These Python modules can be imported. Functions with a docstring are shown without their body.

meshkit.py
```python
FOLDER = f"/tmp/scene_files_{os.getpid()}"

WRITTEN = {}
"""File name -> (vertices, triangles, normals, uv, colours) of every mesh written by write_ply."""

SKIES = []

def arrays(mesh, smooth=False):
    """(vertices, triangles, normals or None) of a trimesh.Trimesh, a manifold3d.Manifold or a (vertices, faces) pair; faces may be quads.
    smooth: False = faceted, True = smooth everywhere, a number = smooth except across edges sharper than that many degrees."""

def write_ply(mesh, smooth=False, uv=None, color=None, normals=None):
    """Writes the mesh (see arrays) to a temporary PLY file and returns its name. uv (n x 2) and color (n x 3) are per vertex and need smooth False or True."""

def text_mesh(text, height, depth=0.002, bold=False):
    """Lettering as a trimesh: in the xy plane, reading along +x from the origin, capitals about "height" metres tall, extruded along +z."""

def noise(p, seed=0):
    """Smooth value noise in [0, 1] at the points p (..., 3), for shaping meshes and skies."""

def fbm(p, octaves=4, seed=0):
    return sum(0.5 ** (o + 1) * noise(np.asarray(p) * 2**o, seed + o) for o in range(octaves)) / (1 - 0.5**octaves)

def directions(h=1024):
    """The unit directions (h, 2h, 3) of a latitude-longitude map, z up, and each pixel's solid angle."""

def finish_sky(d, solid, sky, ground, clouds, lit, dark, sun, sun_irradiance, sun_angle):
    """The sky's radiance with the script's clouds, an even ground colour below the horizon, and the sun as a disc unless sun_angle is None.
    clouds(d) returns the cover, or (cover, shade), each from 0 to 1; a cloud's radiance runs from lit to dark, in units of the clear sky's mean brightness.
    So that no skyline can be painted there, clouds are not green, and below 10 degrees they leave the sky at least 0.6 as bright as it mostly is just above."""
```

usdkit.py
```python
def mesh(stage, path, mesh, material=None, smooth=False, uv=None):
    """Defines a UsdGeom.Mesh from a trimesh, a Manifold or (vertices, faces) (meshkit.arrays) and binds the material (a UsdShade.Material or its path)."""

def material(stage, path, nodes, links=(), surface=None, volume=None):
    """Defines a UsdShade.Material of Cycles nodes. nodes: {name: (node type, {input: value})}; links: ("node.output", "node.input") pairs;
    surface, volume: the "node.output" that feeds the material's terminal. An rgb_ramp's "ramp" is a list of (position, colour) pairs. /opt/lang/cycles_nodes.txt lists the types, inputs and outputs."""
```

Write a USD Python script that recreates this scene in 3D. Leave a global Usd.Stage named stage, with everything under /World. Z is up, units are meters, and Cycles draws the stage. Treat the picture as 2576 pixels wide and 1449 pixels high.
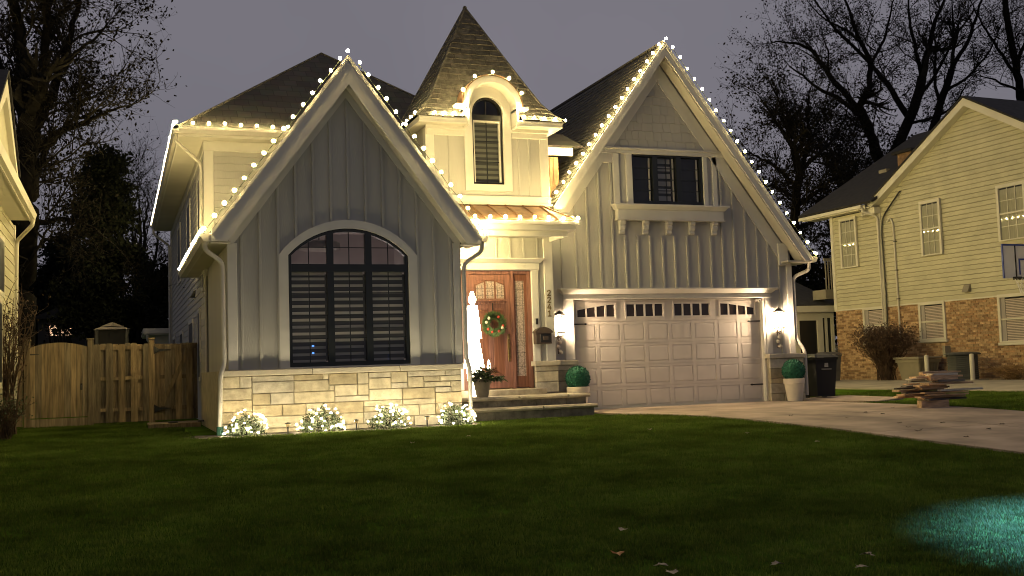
import math, random
import numpy as np, trimesh, usdkit, meshkit
from shapely.geometry import Polygon, box as sbox
from shapely.ops import unary_union
from pxr import Usd, UsdGeom, UsdLux, UsdShade, Gf, Sdf, Vt

stage = Usd.Stage.CreateInMemory()
UsdGeom.SetStageUpAxis(stage, 'Z'); UsdGeom.SetStageMetersPerUnit(stage, 1.0)
UsdGeom.Xform.Define(stage, '/World'); UsdGeom.Scope.Define(stage, '/World/Looks')
rnd = random.Random(7); nr = np.random.default_rng(7)

# ---------------------------------------------------------------- camera, sky, exposure
EYE = np.array([0, 0, 1.0]); FPX, YAW, PITCH, ROLL = 2690.24, .354551, .0735705, .0324128   # focal length in units of a 2576 px wide picture
EXPOSURE = 0.0
SKY_STRENGTH = .10
SKY_TINT = (1.96, 1.88, 2.22)          # overcast dusk cloud, lit by the town
BULB = 860.0; BULB2 = 540.0; NET = 165.0; LANTERN = 850.0; FIGURE = 12.0; TEAL = 3900.0
WARM = (1.0, .77, .31)
fw = np.array([math.sin(YAW)*math.cos(PITCH), math.cos(YAW)*math.cos(PITCH), math.sin(PITCH)])
_r = np.array([math.cos(YAW), -math.sin(YAW), 0]); _u = np.cross(_r, fw)
RT = _r*math.cos(ROLL) - _u*math.sin(ROLL); UP = _u*math.cos(ROLL) + _r*math.sin(ROLL)
cam = UsdGeom.Camera.Define(stage, '/World/camera')
cam.CreateHorizontalApertureAttr(36.0); cam.CreateVerticalApertureAttr(20.25); cam.CreateFocalLengthAttr(36.0*FPX/2576)
cam.CreateClippingRangeAttr((.1, 2000)); cam.CreateExposureAttr(EXPOSURE)
cam.AddTransformOp().Set(Gf.Matrix4d(*[*RT, 0], *[*UP, 0], *[*(-fw), 0], *[*EYE, 1]))
dome = UsdLux.DomeLight.Define(stage, '/World/sky'); dome.CreateIntensityAttr(1.0)
skym = usdkit.material(stage, '/World/Looks/sky', {
    'tc': ('texture_coordinate', {}), 'n': ('noise_texture', {'scale': 2.2, 'detail': 5.0, 'roughness': .5, 'distortion': .4}),
    'r': ('rgb_ramp', {'ramp': [(.30, tuple(.86*c for c in SKY_TINT)), (.70, (SKY_TINT[0]*1.08, SKY_TINT[1]*1.06, SKY_TINT[2]*1.05))]}),
    's': ('sky_texture', {'sky_type': 'single_scattering', 'sun_disc': False, 'sun_elevation': -.03, 'sun_rotation': 3.6}),
    'm': ('mix_color', {'fac': .97}), 'b': ('background_shader', {'strength': SKY_STRENGTH})},
    [('tc.generated', 'n.vector'), ('n.fac', 'r.fac'), ('s.color', 'm.a'), ('r.color', 'm.b'), ('m.result', 'b.color')], surface='b.background')
UsdShade.MaterialBindingAPI.Apply(dome.GetPrim()).Bind(skym)
dome.GetPrim().SetCustomDataByKey('kind', 'structure')

def at(x, y, Y):                       # the point on the plane Y that a point of the picture shows
    d = fw*FPX + RT*(x-1288) - UP*(y-724.5); return EYE + d*(Y/d[1])
def zg(x, y):                          # height of the ground
    x, y = np.asarray(x, float), np.asarray(y, float)
    t = np.clip((17.5-y)/14, 0, 1); s = np.clip((x-17)/7, 0, 1)
    return -.03 - .44*t*t*(3-2*t) + .15*s*s*(3-2*s)*np.clip((y-6)/8, 0, 1)
def at_ground(x, y, lift=0):
    d = fw*FPX + RT*(x-1288) - UP*(y-724.5); t = 15/np.linalg.norm(d)
    for _ in range(60):
        p = EYE + d*t; t *= 1 + .7*((EYE[2]-zg(p[0], p[1])-lift)/max(1e-6, EYE[2]-p[2]) - 1)
    return EYE + d*t

# ---------------------------------------------------------------- mesh helpers
def cat(ms):
    ms = [m for m in ms if m is not None and len(m[0])]
    o, V, F = 0, [], []
    for v, f in ms: V.append(np.asarray(v, float)); F.append(np.asarray(f)+o); o += len(v)
    return np.vstack(V), np.vstack(F)
BF = np.array([[0,3,2],[0,2,1],[4,5,6],[4,6,7],[0,1,5],[0,5,4],[2,3,7],[2,7,6],[1,2,6],[1,6,5],[3,0,4],[3,4,7]])
def box(x0, x1, y0, y1, z0, z1):
    x0, x1 = sorted((x0, x1)); y0, y1 = sorted((y0, y1)); z0, z1 = sorted((z0, z1))
    return np.array([[x0,y0,z0],[x1,y0,z0],[x1,y1,z0],[x0,y1,z0],[x0,y0,z1],[x1,y0,z1],[x1,y1,z1],[x0,y1,z1]], float), BF
def hexa(p): return np.array(p, float), BF          # eight corners in the order of box()
def rbox(x0, x1, y0, y1, z0, z1, c=.008):            # a box with its front (low y) edges chamfered
    v = [[x0,y1,z0],[x1,y1,z0],[x1,y1,z1],[x0,y1,z1],[x0,y0+c,z0],[x1,y0+c,z0],[x1,y0+c,z1],[x0,y0+c,z1],[x0+c,y0,z0+c],[x1-c,y0,z0+c],[x1-c,y0,z1-c],[x0+c,y0,z1-c]]
    q = [[0,3,2,1],[8,9,10,11]]
    for a, b in ((0, 4), (4, 8)):
        for i in range(4): j = (i+1) % 4; q.append([a+i, a+j, b+j, b+i])
    q = np.array(q); return np.array(v, float), np.vstack([q[:, [0,1,2]], q[:, [0,2,3]]])
def prism(poly, y0, y1):               # a polygon of (x, z) between two y
    if not isinstance(poly, Polygon) and not hasattr(poly, 'geoms'): poly = Polygon(poly)
    out = []
    for g in getattr(poly, 'geoms', [poly]):
        if g.area < 1e-6: continue
        m = trimesh.creation.extrude_polygon(g, abs(y1-y0), engine='earcut'); v = np.array(m.vertices)
        out.append((np.stack([v[:, 0], max(y0, y1)-v[:, 2], v[:, 1]], 1), np.array(m.faces)))
    return cat(out)
def prism_x(poly, x0, x1):             # a polygon of (y, z) between two x
    if not isinstance(poly, Polygon): poly = Polygon(poly)
    m = trimesh.creation.extrude_polygon(poly, abs(x1-x0), engine='earcut'); v = np.array(m.vertices)
    return np.stack([min(x0, x1)+v[:, 2], v[:, 0], v[:, 1]], 1), np.array(m.faces)
def prism_z(poly, z0, z1):
    if not isinstance(poly, Polygon): poly = Polygon(poly)
    m = trimesh.creation.extrude_polygon(poly, abs(z1-z0), engine='earcut'); v = np.array(m.vertices)
    v[:, 2] += min(z0, z1); return v, np.array(m.faces)
def tube(points, radii, sides=6, cap=True):
    p = np.asarray(points, float); n = len(p)
    t = np.gradient(p, axis=0); t /= np.linalg.norm(t, axis=1, keepdims=True)+1e-12
    ref = np.array([0, 0, 1.]) if abs(t[:, 2]).mean() < .8 else np.array([1., 0, 0])
    a = np.cross(t, ref); a /= np.linalg.norm(a, axis=1, keepdims=True)+1e-12
    b = np.cross(t, a); g = np.arange(sides)*2*np.pi/sides
    r = np.broadcast_to(radii, (n,))[:, None, None]
    v = p[:, None] + r*(np.cos(g)[None, :, None]*a[:, None] + np.sin(g)[None, :, None]*b[:, None])
    i, j = np.meshgrid(np.arange(n-1), np.arange(sides), indexing='ij')
    q = np.stack([i*sides+j, i*sides+(j+1) % sides, (i+1)*sides+(j+1) % sides, (i+1)*sides+j], -1).reshape(-1, 4)
    f = np.vstack([q[:, [0,1,2]], q[:, [0,2,3]]]); v = v.reshape(-1, 3)
    if cap:
        e = [[0, k+1, k] for k in range(1, sides-1)] + [[(n-1)*sides, (n-1)*sides+k, (n-1)*sides+k+1] for k in range(1, sides-1)]
        f = np.vstack([f, e])
    return v, f
def lathe(profile, n=20, c=(0, 0, 0)):
    g = np.arange(n)*2*np.pi/n; P = np.asarray(profile, float); k = len(P)
    v = np.stack([np.outer(P[:, 0], np.cos(g)), np.outer(P[:, 0], np.sin(g)), np.repeat(P[:, 1:2], n, 1)], -1).reshape(-1, 3)+np.asarray(c)
    i, j = np.meshgrid(np.arange(k-1), np.arange(n), indexing='ij')
    q = np.stack([i*n+j, i*n+(j+1) % n, (i+1)*n+(j+1) % n, (i+1)*n+j], -1).reshape(-1, 4)
    return v, np.vstack([q[:, [0,1,2]], q[:, [0,2,3]]])
def sphere(c, r, sub=1):
    m = trimesh.creation.icosphere(sub, 1.0); return np.array(m.vertices)*np.asarray(r)+np.asarray(c), np.array(m.faces)
def sheet(pts):                        # a flat polygon
    n = len(pts); return np.array(pts, float), np.array([[0, k, k+1] for k in range(1, n-1)])
def slab(a, b, c, d, th):              # a quad with thickness below it
    a, b, c, d = (np.asarray(p, float) for p in (a, b, c, d)); n = np.cross(b-a, d-a); n /= np.linalg.norm(n)
    return hexa([a-n*th, b-n*th, c-n*th, d-n*th, a, b, c, d])
def rotz(m, ang, o=(0, 0, 0)):
    c, s = math.cos(ang), math.sin(ang); R = np.array([[c, -s, 0], [s, c, 0], [0, 0, 1]]); o = np.asarray(o, float)
    return (np.asarray(m[0])-o) @ R.T + o, m[1]
def move(m, d): return np.asarray(m[0])+np.asarray(d, float), m[1]
def ellbow(points, r, steps=6):        # rounds the corners of a polyline
    P = [np.asarray(p, float) for p in points]; out = [P[0]]
    for a, b, c in zip(P, P[1:], P[2:]):
        l1, l2 = np.linalg.norm(a-b), np.linalg.norm(c-b); k = min(r, l1/2.2, l2/2.2)
        s, e = b+(a-b)/l1*k, b+(c-b)/l2*k
        out += [(1-t)**2*s+2*t*(1-t)*b+t*t*e for t in np.linspace(0, 1, steps)]
    return np.array(out+[P[-1]])

# ---------------------------------------------------------------- things and parts
taken = {}
def numbered(parent, name):
    k = taken.get((parent, name), 0); taken[parent, name] = k+1
    return f'{parent}/{name}' if k == 0 else f'{parent}/{name}_{k:03d}'
def tag(prim, label=None, category=None, group=None, kind=None):
    for k, v in (('label', label), ('category', category), ('group', group), ('kind', kind)):
        if v: prim.SetCustomDataByKey(k, v)
def thing(name, label, category, group=None, loc=(0, 0, 0)):
    p = numbered('/World', name); x = UsdGeom.Xform.Define(stage, p); x.AddTranslateOp().Set(Gf.Vec3d(*map(float, loc)))
    tag(x.GetPrim(), label, category, group); base[p] = np.asarray(loc, float); return p
base = {}
def part(parent, name, mesh, mat, smooth=False, label=None, kind=None):
    if isinstance(mesh, list): mesh = cat(mesh)
    root = '/'.join(parent.split('/')[:3]); off = base.get(root, np.zeros(3))
    p = numbered(parent, name); usdkit.mesh(stage, p, (np.asarray(mesh[0])-off, mesh[1]), mat, smooth=smooth)
    tag(stage.GetPrimAtPath(p), label, None, None, kind); return p
def solo(name, mesh, mat, label=None, category=None, group=None, kind=None, smooth=False):
    if isinstance(mesh, list): mesh = cat(mesh)
    p = numbered('/World', name); usdkit.mesh(stage, p, mesh, mat, smooth=smooth)
    tag(stage.GetPrimAtPath(p), label, category, group, kind); return p

# ---------------------------------------------------------------- materials
def mat(name, col, rough=.7, var=.12, scale=4.0, bump=0.0, bscale=40.0, metal=0.0, rand=0.0, stretch=None, spec=.5, detail=4.0, col2=None):
    """colour with soft noise in it, a little difference from piece to piece, and fine relief"""
    c2 = col2 or tuple(c*(1-var*2) for c in col); c1 = tuple(min(1, c*(1+var)) for c in col)
    n = {'tc': ('geometry', {}), 'mp': ('mapping', {'scale': stretch or (1, 1, 1)}),
         'n': ('noise_texture', {'scale': scale, 'detail': detail, 'roughness': .6}),
         'r': ('rgb_ramp', {'ramp': [(.3, c2), (.7, c1)]}), 'p': ('principled_bsdf', {'roughness': rough, 'metallic': metal, 'specular_ior_level': spec})}
    l = [('tc.position', 'mp.vector'), ('mp.vector', 'n.vector'), ('n.fac', 'r.fac')]
    src = 'r.color'
    if rand:
        n['o'] = ('object_info', {}); n['mr'] = ('map_range', {'to_min': 1-rand, 'to_max': 1+rand}); n['h'] = ('hsv', {})
        l += [('o.random', 'mr.value'), ('mr.result', 'h.value'), (src, 'h.color')]; src = 'h.color'
    l.append((src, 'p.base_color'))
    if bump:
        n['bn'] = ('noise_texture', {'scale': bscale, 'detail': 3.0}); n['b'] = ('bump', {'strength': bump, 'distance': .01})
        l += [('mp.vector', 'bn.vector'), ('bn.fac', 'b.height'), ('b.normal', 'p.normal')]
    return usdkit.material(stage, '/World/Looks/'+name, n, l, surface='p.BSDF')
def emit(name, col, strength):
    return usdkit.material(stage, '/World/Looks/'+name, {'e': ('emission', {'color': col, 'strength': strength})}, [], surface='e.emission')
siding = mat('grey_siding_paint', (.42, .405, .375), .6, .06, 1.5, .25, 60, stretch=(1, 1, .15))
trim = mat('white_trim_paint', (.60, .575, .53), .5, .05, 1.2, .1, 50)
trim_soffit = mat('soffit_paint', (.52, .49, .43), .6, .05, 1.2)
stones = [mat('limestone_%s' % n, c, .85, .16, 5, .8, 22, rand=.13) for n, c in (('buff', (.46, .40, .285)), ('cream', (.52, .46, .34)), ('gold', (.43, .36, .235)), ('pale', (.50, .45, .36)))]
capstone = mat('cut_limestone', (.48, .43, .34), .8, .1, 3, .3, 60)
mortar = mat('mortar', (.27, .235, .18), .95, .15, 10, .5, 80)
shingle = mat('roof_shingle', (.062, .056, .047), .9, .3, 9, .8, 120, rand=.3)
def roof_courses(name, col, sw, sh, rot):
    return usdkit.material(stage, '/World/Looks/'+name, {
        'g': ('geometry', {}), 'm': ('mapping', {'rotation': rot}), 'b': ('brick_texture', {'color1': col, 'color2': tuple(.62*c for c in col), 'mortar': tuple(.35*c for c in col), 'scale': 1.0, 'brick_width': sw, 'row_height': sh, 'mortar_size': .008, 'mortar_smooth': .3}),
        'n': ('noise_texture', {'scale': 3.0, 'detail': 5.0}), 'x': ('mix_color', {'blend_type': 'multiply', 'fac': .6}),
        'u': ('bump', {'strength': .6, 'distance': .02}), 'p': ('principled_bsdf', {'roughness': .92})},
        [('g.position', 'm.vector'), ('m.vector', 'b.vector'), ('g.position', 'n.vector'), ('b.color', 'x.a'), ('n.color', 'x.b'), ('x.result', 'p.base_color'), ('b.fac', 'u.height'), ('u.normal', 'p.normal')], surface='p.BSDF')
roof_plain = roof_courses('roof_courses', (.075, .068, .058), .32, .2, (math.pi/2, 0, 0))
roof_side = roof_courses('roof_courses_side', (.075, .068, .058), .32, .2, (math.pi/2, 0, math.pi/2))
black = mat('black_window_frame', (.010, .012, .013), .35, .1, 3)
black_metal = mat('black_metal', (.014, .013, .012), .4, .2, 9)
copper = mat('copper_sheet', (.34, .20, .115), .5, .25, 2.5, .15, 14, metal=.6)
door_wood = mat('stained_door_wood', (.235, .108, .08), .42, .25, 3, .2, 30, stretch=(9, 9, .6))
door_wood2 = mat('stained_door_wood_dark', (.19, .075, .042), .42, .25, 3, .2, 30, stretch=(9, 9, .6))
fence_woods = [mat('fence_wood_%s' % n, c, .9, .3, 2.2, .6, 18, stretch=(9, 9, .7), rand=.22) for n, c in (('brown', (.19, .14, .085)), ('grey', (.18, .142, .098)), ('tan', (.24, .175, .105)))]
planks_m = [mat('lumber_%s' % n, c, .85, .25, 3, .5, 22, stretch=(1, 7, 7), rand=.2) for n, c in (('fresh', (.62, .41, .24)), ('grey', (.20, .18, .155)), ('dark', (.085, .07, .06)), ('white', (.52, .47, .40)))]
concrete = mat('concrete', (.33, .255, .20), .9, .26, .9, .5, 90, rand=.06)
concrete2 = mat('concrete_path', (.30, .265, .20), .9, .14, 1.1, .4, 90)
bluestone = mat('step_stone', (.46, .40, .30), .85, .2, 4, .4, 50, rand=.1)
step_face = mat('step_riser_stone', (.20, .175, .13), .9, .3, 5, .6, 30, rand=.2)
soil = mat('planting_soil', (.045, .032, .02), .95, .4, 12, .9, 40)
gutter_m = mat('gutter_paint', (.50, .47, .42), .4, .05, 2)
teal_boot = mat('drain_boot_green', (.03, .12, .09), .6)
garage_m = mat('garage_door_steel', (.56, .51, .47), .5, .04, 2, .12, 160)
ball_m = mat('topiary_green', (.016, .125, .072), .85, .35, 30, .9, 60)
pot_white = mat('pot_white', (.64, .57, .47), .6, .06, 3)
pot_tan = mat('pot_taupe', (.20, .17, .13), .7, .15, 6)
leaf_m = mat('planter_leaf', (.045, .075, .02), .6, .3, 14, rand=.2)
leaf_r = mat('planter_leaf_russet', (.22, .10, .035), .7, .3, 14)
wreath_m = mat('wreath_needles', (.09, .15, .045), .7, .35, 20)
red_m = mat('red_ornament', (.45, .06, .03), .35); cream_m = mat('cream_ornament', (.65, .58, .42), .5)
pearl = mat('ornament_ball', (.62, .54, .46), .3, .05)
brass = mat('aged_brass', (.30, .21, .09), .35, .2, 8, metal=.9)
mail_m = mat('mailbox_bronze', (.085, .06, .045), .45, .2, 6)
bin_m = mat('bin_plastic_black', (.006, .0065, .007), .75, .15, 5); bin2_m = mat('bin_plastic_grey', (.055, .05, .048), .6, .15, 5)
grey_print = mat('grey_print', (.16, .16, .155), .7)
nb_siding = mat('neighbour_siding', (.445, .415, .285), .65, .07, 1.4, .3, 45, rand=.05)
nb_trim = mat('neighbour_trim', (.56, .53, .44), .55, .05, 1)
bricks_m = [mat('brick_%s' % n, c, .9, .2, 9, .6, 60, rand=.25) for n, c in (('tan', (.41, .275, .155)), ('orange', (.37, .22, .115)), ('brown', (.28, .165, .09)))]
nb_mortar = mat('neighbour_mortar', (.36, .28, .17), .95, .1, 8)
nb_roof = mat('neighbour_roof', (.022, .020, .019), .95, .3, 6, .5, 40)
curtain = mat('curtain', (.40, .37, .28), .9, .12, 7, stretch=(1, 9, .2)); blind_m = mat('slat_blind', (.62, .5, .44), .7, .05)
dark_in = mat('dark_interior', (.03, .028, .026), .9, .2, 2)
room_m = mat('room_plaster', (.45, .39, .37), .9, .05, 1)
def cloth(name, col, fac): return usdkit.material(stage, '/World/Looks/'+name, {'d': ('diffuse_bsdf', {'color': col}), 't': ('translucent_bsdf', {'color': col}), 'm': ('mix_closure', {'fac': fac})}, [('d.BSDF', 'm.closure1'), ('t.BSDF', 'm.closure2')], surface='m.closure')
band_m = cloth('shade_band', (.52, .47, .42), .16); sheer_m = cloth('shade_sheer', (.085, .082, .072), .3)
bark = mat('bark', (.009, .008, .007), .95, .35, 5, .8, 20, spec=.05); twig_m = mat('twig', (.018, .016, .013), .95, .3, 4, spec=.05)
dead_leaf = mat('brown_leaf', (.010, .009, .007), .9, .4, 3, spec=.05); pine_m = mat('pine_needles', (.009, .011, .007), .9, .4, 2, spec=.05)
dry_m = mat('dry_shrub', (.075, .043, .026), .9, .4, 6); straw_m = mat('dry_grass', (.30, .18, .07), .9, .3, 6)
shrub_m = mat('boxwood_leaf', (.020, .034, .006), .6, .35, 9)
white_plastic = mat('white_plastic', (.6, .58, .55), .4)
ac_m = mat('condenser_metal', (.06, .064, .062), .5, .15, 4); tan_box = mat('storage_box_resin', (.23, .205, .15), .6, .08, 3)
tape_m = mat('blue_rim', (.03, .06, .30), .5); clear_m = mat('clear_board', (.78, .75, .70), .25, .03)
wire_m = mat('light_wire', (.02, .03, .018), .6)
tarp_m = mat('canopy_fabric', (.30, .25, .17), .9, .1, 2)
def glassy(name, tint=(.9, .92, .92), rough=.02):
    return usdkit.material(stage, '/World/Looks/'+name, {'f': ('layer_weight', {'blend': .5}), 'pw': ('math', {'math_type': 'power', 'value2': 5.0}), 'ma': ('math', {'math_type': 'multiply_add', 'value2': .9, 'value3': .045}), 't': ('transparent_bsdf', {'color': tint}), 'g': ('glossy_bsdf', {'color': (.9, .9, .9), 'roughness': rough}), 'm': ('mix_closure', {})},
        [('f.facing', 'pw.value1'), ('pw.value', 'ma.value1'), ('ma.value', 'm.fac'), ('t.BSDF', 'm.closure1'), ('g.BSDF', 'm.closure2')], surface='m.closure')
glass = glassy('window_glass'); lamp_glass = glassy('lantern_glass', (.97, .95, .9), .1)
bulb_ms = [emit('bulb_glow_%s' % n, WARM, BULB*k) for n, k in (('full', 1.0), ('soft', .8), ('bright', 1.2))]; porch_ms = [emit('porch_bulb_glow_%s' % n, WARM, BULB2*k) for n, k in (('full', 1.0), ('soft', .8), ('bright', 1.2))]; net_m = emit('net_bulb_glow', (1, .84, .50), NET)
lantern_m = emit('lantern_glow', (1, .76, .52), LANTERN); figure_m = emit('figure_glow', (1, .84, .55), FIGURE)
blue_m = emit('blue_indicator', (.1, .3, 1), 2.2); room_lamp = emit('room_lamp_glow', (1, .86, .80), 75.0)
far_window = emit('far_window_glow', (1, .62, .38), 1.6); spot_face = emit('spot_face', (.1, .9, .75), 3.0)
bulb_v, bulb_f = sphere((0, 0, 0), 1, 1)

# ---------------------------------------------------------------- the ground
gx = np.unique(np.concatenate([np.linspace(-160, -14, 12), np.arange(-14, 34, .6), np.linspace(34, 170, 12)]))
gy = np.unique(np.concatenate([np.linspace(-40, 0, 5), np.arange(0, 30, .6), np.linspace(30, 220, 16)]))
GX, GY = np.meshgrid(gx, gy); gv = np.stack([GX, GY, zg(GX, GY)], -1).reshape(-1, 3)
nxg, nyg = len(gx), len(gy); ii, jj = np.meshgrid(np.arange(nyg-1), np.arange(nxg-1), indexing='ij')
q = np.stack([ii*nxg+jj, ii*nxg+jj+1, (ii+1)*nxg+jj+1, (ii+1)*nxg+jj], -1).reshape(-1, 4)
lawn_m = mat('lawn_turf', (.055, .10, .012), .95, .3, 1.3, .6, 55, col2=(.028, .052, .006), detail=8, spec=0.0)
solo('lawn', (gv, np.vstack([q[:, [0,1,2]], q[:, [0,2,3]]])), lawn_m, kind='structure', smooth=True)

def strip_slab(parent, xl, xr, y0, y1, lift=.03, m=concrete, name='concrete_slab', n=4):
    """a slab that follows the ground; xl and xr are functions of y"""
    ys, us = np.linspace(y0, y1, n+1), np.linspace(0, 1, 5)
    Y, U = np.meshgrid(ys, us, indexing='ij'); X = np.vectorize(xl)(Y)*(1-U)+np.vectorize(xr)(Y)*U
    top = np.stack([X, Y, zg(X, Y)+lift], -1); v = np.vstack([top.reshape(-1, 3), (top-[0, 0, .12]).reshape(-1, 3)])
    a, b = len(ys), len(us); F = []
    for i in range(a-1):
        for j in range(b-1):
            k = i*b+j; F += [[k, k+1, k+b+1], [k, k+b+1, k+b]] if y1 > y0 else [[k, k+b+1, k+1], [k, k+b, k+b+1]]
    o = a*b; rim = [j for j in range(b)]+[i*b+b-1 for i in range(1, a)]+[(a-1)*b+j for j in range(b-2, -1, -1)]+[i*b for i in range(a-2, 0, -1)]
    for p, q_ in zip(rim, rim[1:]+rim[:1]): F += [[p, o+p, o+q_], [p, o+q_, q_]]
    return part(parent, name, (v, np.array(F)), m)
ys_l = [2, 6, 9.9, 11.7, 14.5, 17.2, 18.6, 19.7, 21.9]; xs_l = [12.2, 11.2, 10.35, 10.22, 10.12, 10.05, 9.85, 9.35, 9.3]
drive_l = lambda y: float(np.interp(y, ys_l, xs_l)); drive_r = lambda y: float(np.interp(y, [2, 8, 14, 20, 22], [16.6, 15.2, 14.75, 14.9, 14.5]))
drv = UsdGeom.Xform.Define(stage, '/World/driveway').GetPath().pathString; tag(stage.GetPrimAtPath(drv), kind='structure'); base[drv] = np.zeros(3)
yy = [21.75, 18.9, 15.9, 12.9, 9.9, 6.9, 3.9, 1.0]
for a, b in zip(yy, yy[1:]):
    for u0, u1 in ((0, .5), (.5, 1)):
        strip_slab(drv, lambda y: drive_l(y)*(1-u0)+drive_r(y)*u0+(.008 if u0 else 0), lambda y: drive_l(y)*(1-u1)+drive_r(y)*u1-(.008 if u1 < 1 else 0), b+.011, a-.011, n=6)
strip_slab('/World', lambda y: float(np.interp(y, [19.3, 20.6], [15.4, 14.95])), lambda y: float(np.interp(y, [19.3, 20.2, 22.6], [15.7, 17.1, 17.4])), 19.3, 22.6, .035, concrete, 'service_path')
strip_slab('/World', lambda y: 20.0, lambda y: 24.6, 2, 40, .03, concrete2, 'neighbour_driveway', n=20)
for p in ('/World/service_path', '/World/neighbour_driveway'): tag(stage.GetPrimAtPath(p), kind='structure')
bed = Polygon([(1.2, 18.62), (2.2, 18.42), (3.6, 18.55), (4.6, 18.5), (6.2, 18.75), (6.25, 19.42), (1.2, 19.42)]).buffer(.15)
solo('planting_bed', prism_z(bed, -.09, -.022), soil, kind='structure')

# grass blades over the turf
def tuft(seed):
    g = random.Random(seed); V, F = [], []
    for k in range(11):
        a, h, w = g.uniform(0, 6.28), g.uniform(.018, .036), g.uniform(.0022, .004)
        ox, oy = g.gauss(0, .032), g.gauss(0, .032); lx, ly = math.cos(a)*h*g.uniform(.2, .8), math.sin(a)*h*g.uniform(.2, .8)
        px, py = -math.sin(a)*w, math.cos(a)*w; o = len(V)
        V += [[ox-px, oy-py, -.004], [ox+px, oy+py, -.004], [ox+lx*.4+px*.7, oy+ly*.4+py*.7, h*.6], [ox+lx*.4-px*.7, oy+ly*.4-py*.7, h*.6], [ox+lx, oy+ly, h]]
        F += [[o, o+1, o+2], [o, o+2, o+3], [o+3, o+2, o+4]]
    return np.array(V), np.array(F)
gm = {'o': ('object_info', {}), 'r': ('rgb_ramp', {'ramp': [(0, (.064, .104, .018)), (.5, (.092, .140, .024)), (1, (.125, .160, .034))]}), 'g': ('geometry', {}), 'n': ('noise_texture', {'scale': .8, 'detail': 7.0, 'roughness': .65}),
      'x': ('mix_color', {'blend_type': 'multiply', 'fac': .75}), 'rr': ('rgb_ramp', {'ramp': [(.34, (.25, .25, .25)), (.64, (1.25, 1.25, 1.25))]}), 'd': ('diffuse_bsdf', {}), 't': ('translucent_bsdf', {}), 'm': ('mix_closure', {'fac': .5})}
grass_m = usdkit.material(stage, '/World/Looks/grass_blade', gm, [('o.random', 'r.fac'), ('g.position', 'n.vector'), ('n.fac', 'rr.fac'), ('r.color', 'x.a'), ('rr.color', 'x.b'), ('x.result', 'd.color'), ('x.result', 't.color'), ('d.BSDF', 'm.closure1'), ('t.BSDF', 'm.closure2')], surface='m.closure')
pi = UsdGeom.PointInstancer.Define(stage, '/World/grass'); tag(pi.GetPrim(), 'short mown green grass covering the front lawn', 'grass', kind='stuff')
protos = []
for k in range(4):
    usdkit.mesh(stage, f'/World/grass/tuft_{k:03d}', tuft(k), grass_m); protos.append(f'/World/grass/tuft_{k:03d}')
pi.CreatePrototypesRel().SetTargets([Sdf.Path(p) for p in protos])
def scatter(x0, x1, y0, y1, dens):
    n = int((x1-x0)*(y1-y0)*dens); return np.stack([nr.uniform(x0, x1, n), nr.uniform(y0, y1, n)], 1)
P = np.vstack([scatter(-4, 13, 4.8, 9, 420), scatter(-5, 13, 9, 13, 300), scatter(-6, 11, 13, 19.5, 230), scatter(-3, 2, 19.5, 27, 150), scatter(14.6, 20, 12, 24, 130)])
dl, dr_ = np.interp(P[:, 1], ys_l, xs_l), np.interp(P[:, 1], [2, 8, 14, 20, 22], [16.6, 15.2, 14.75, 14.9, 14.5])
v3 = np.concatenate([P, zg(P[:, 0], P[:, 1])[:, None]], 1)-EYE
px = 1288+FPX*(v3@RT)/(v3@fw); py = 724.5-FPX*(v3@UP)/(v3@fw)
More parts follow.
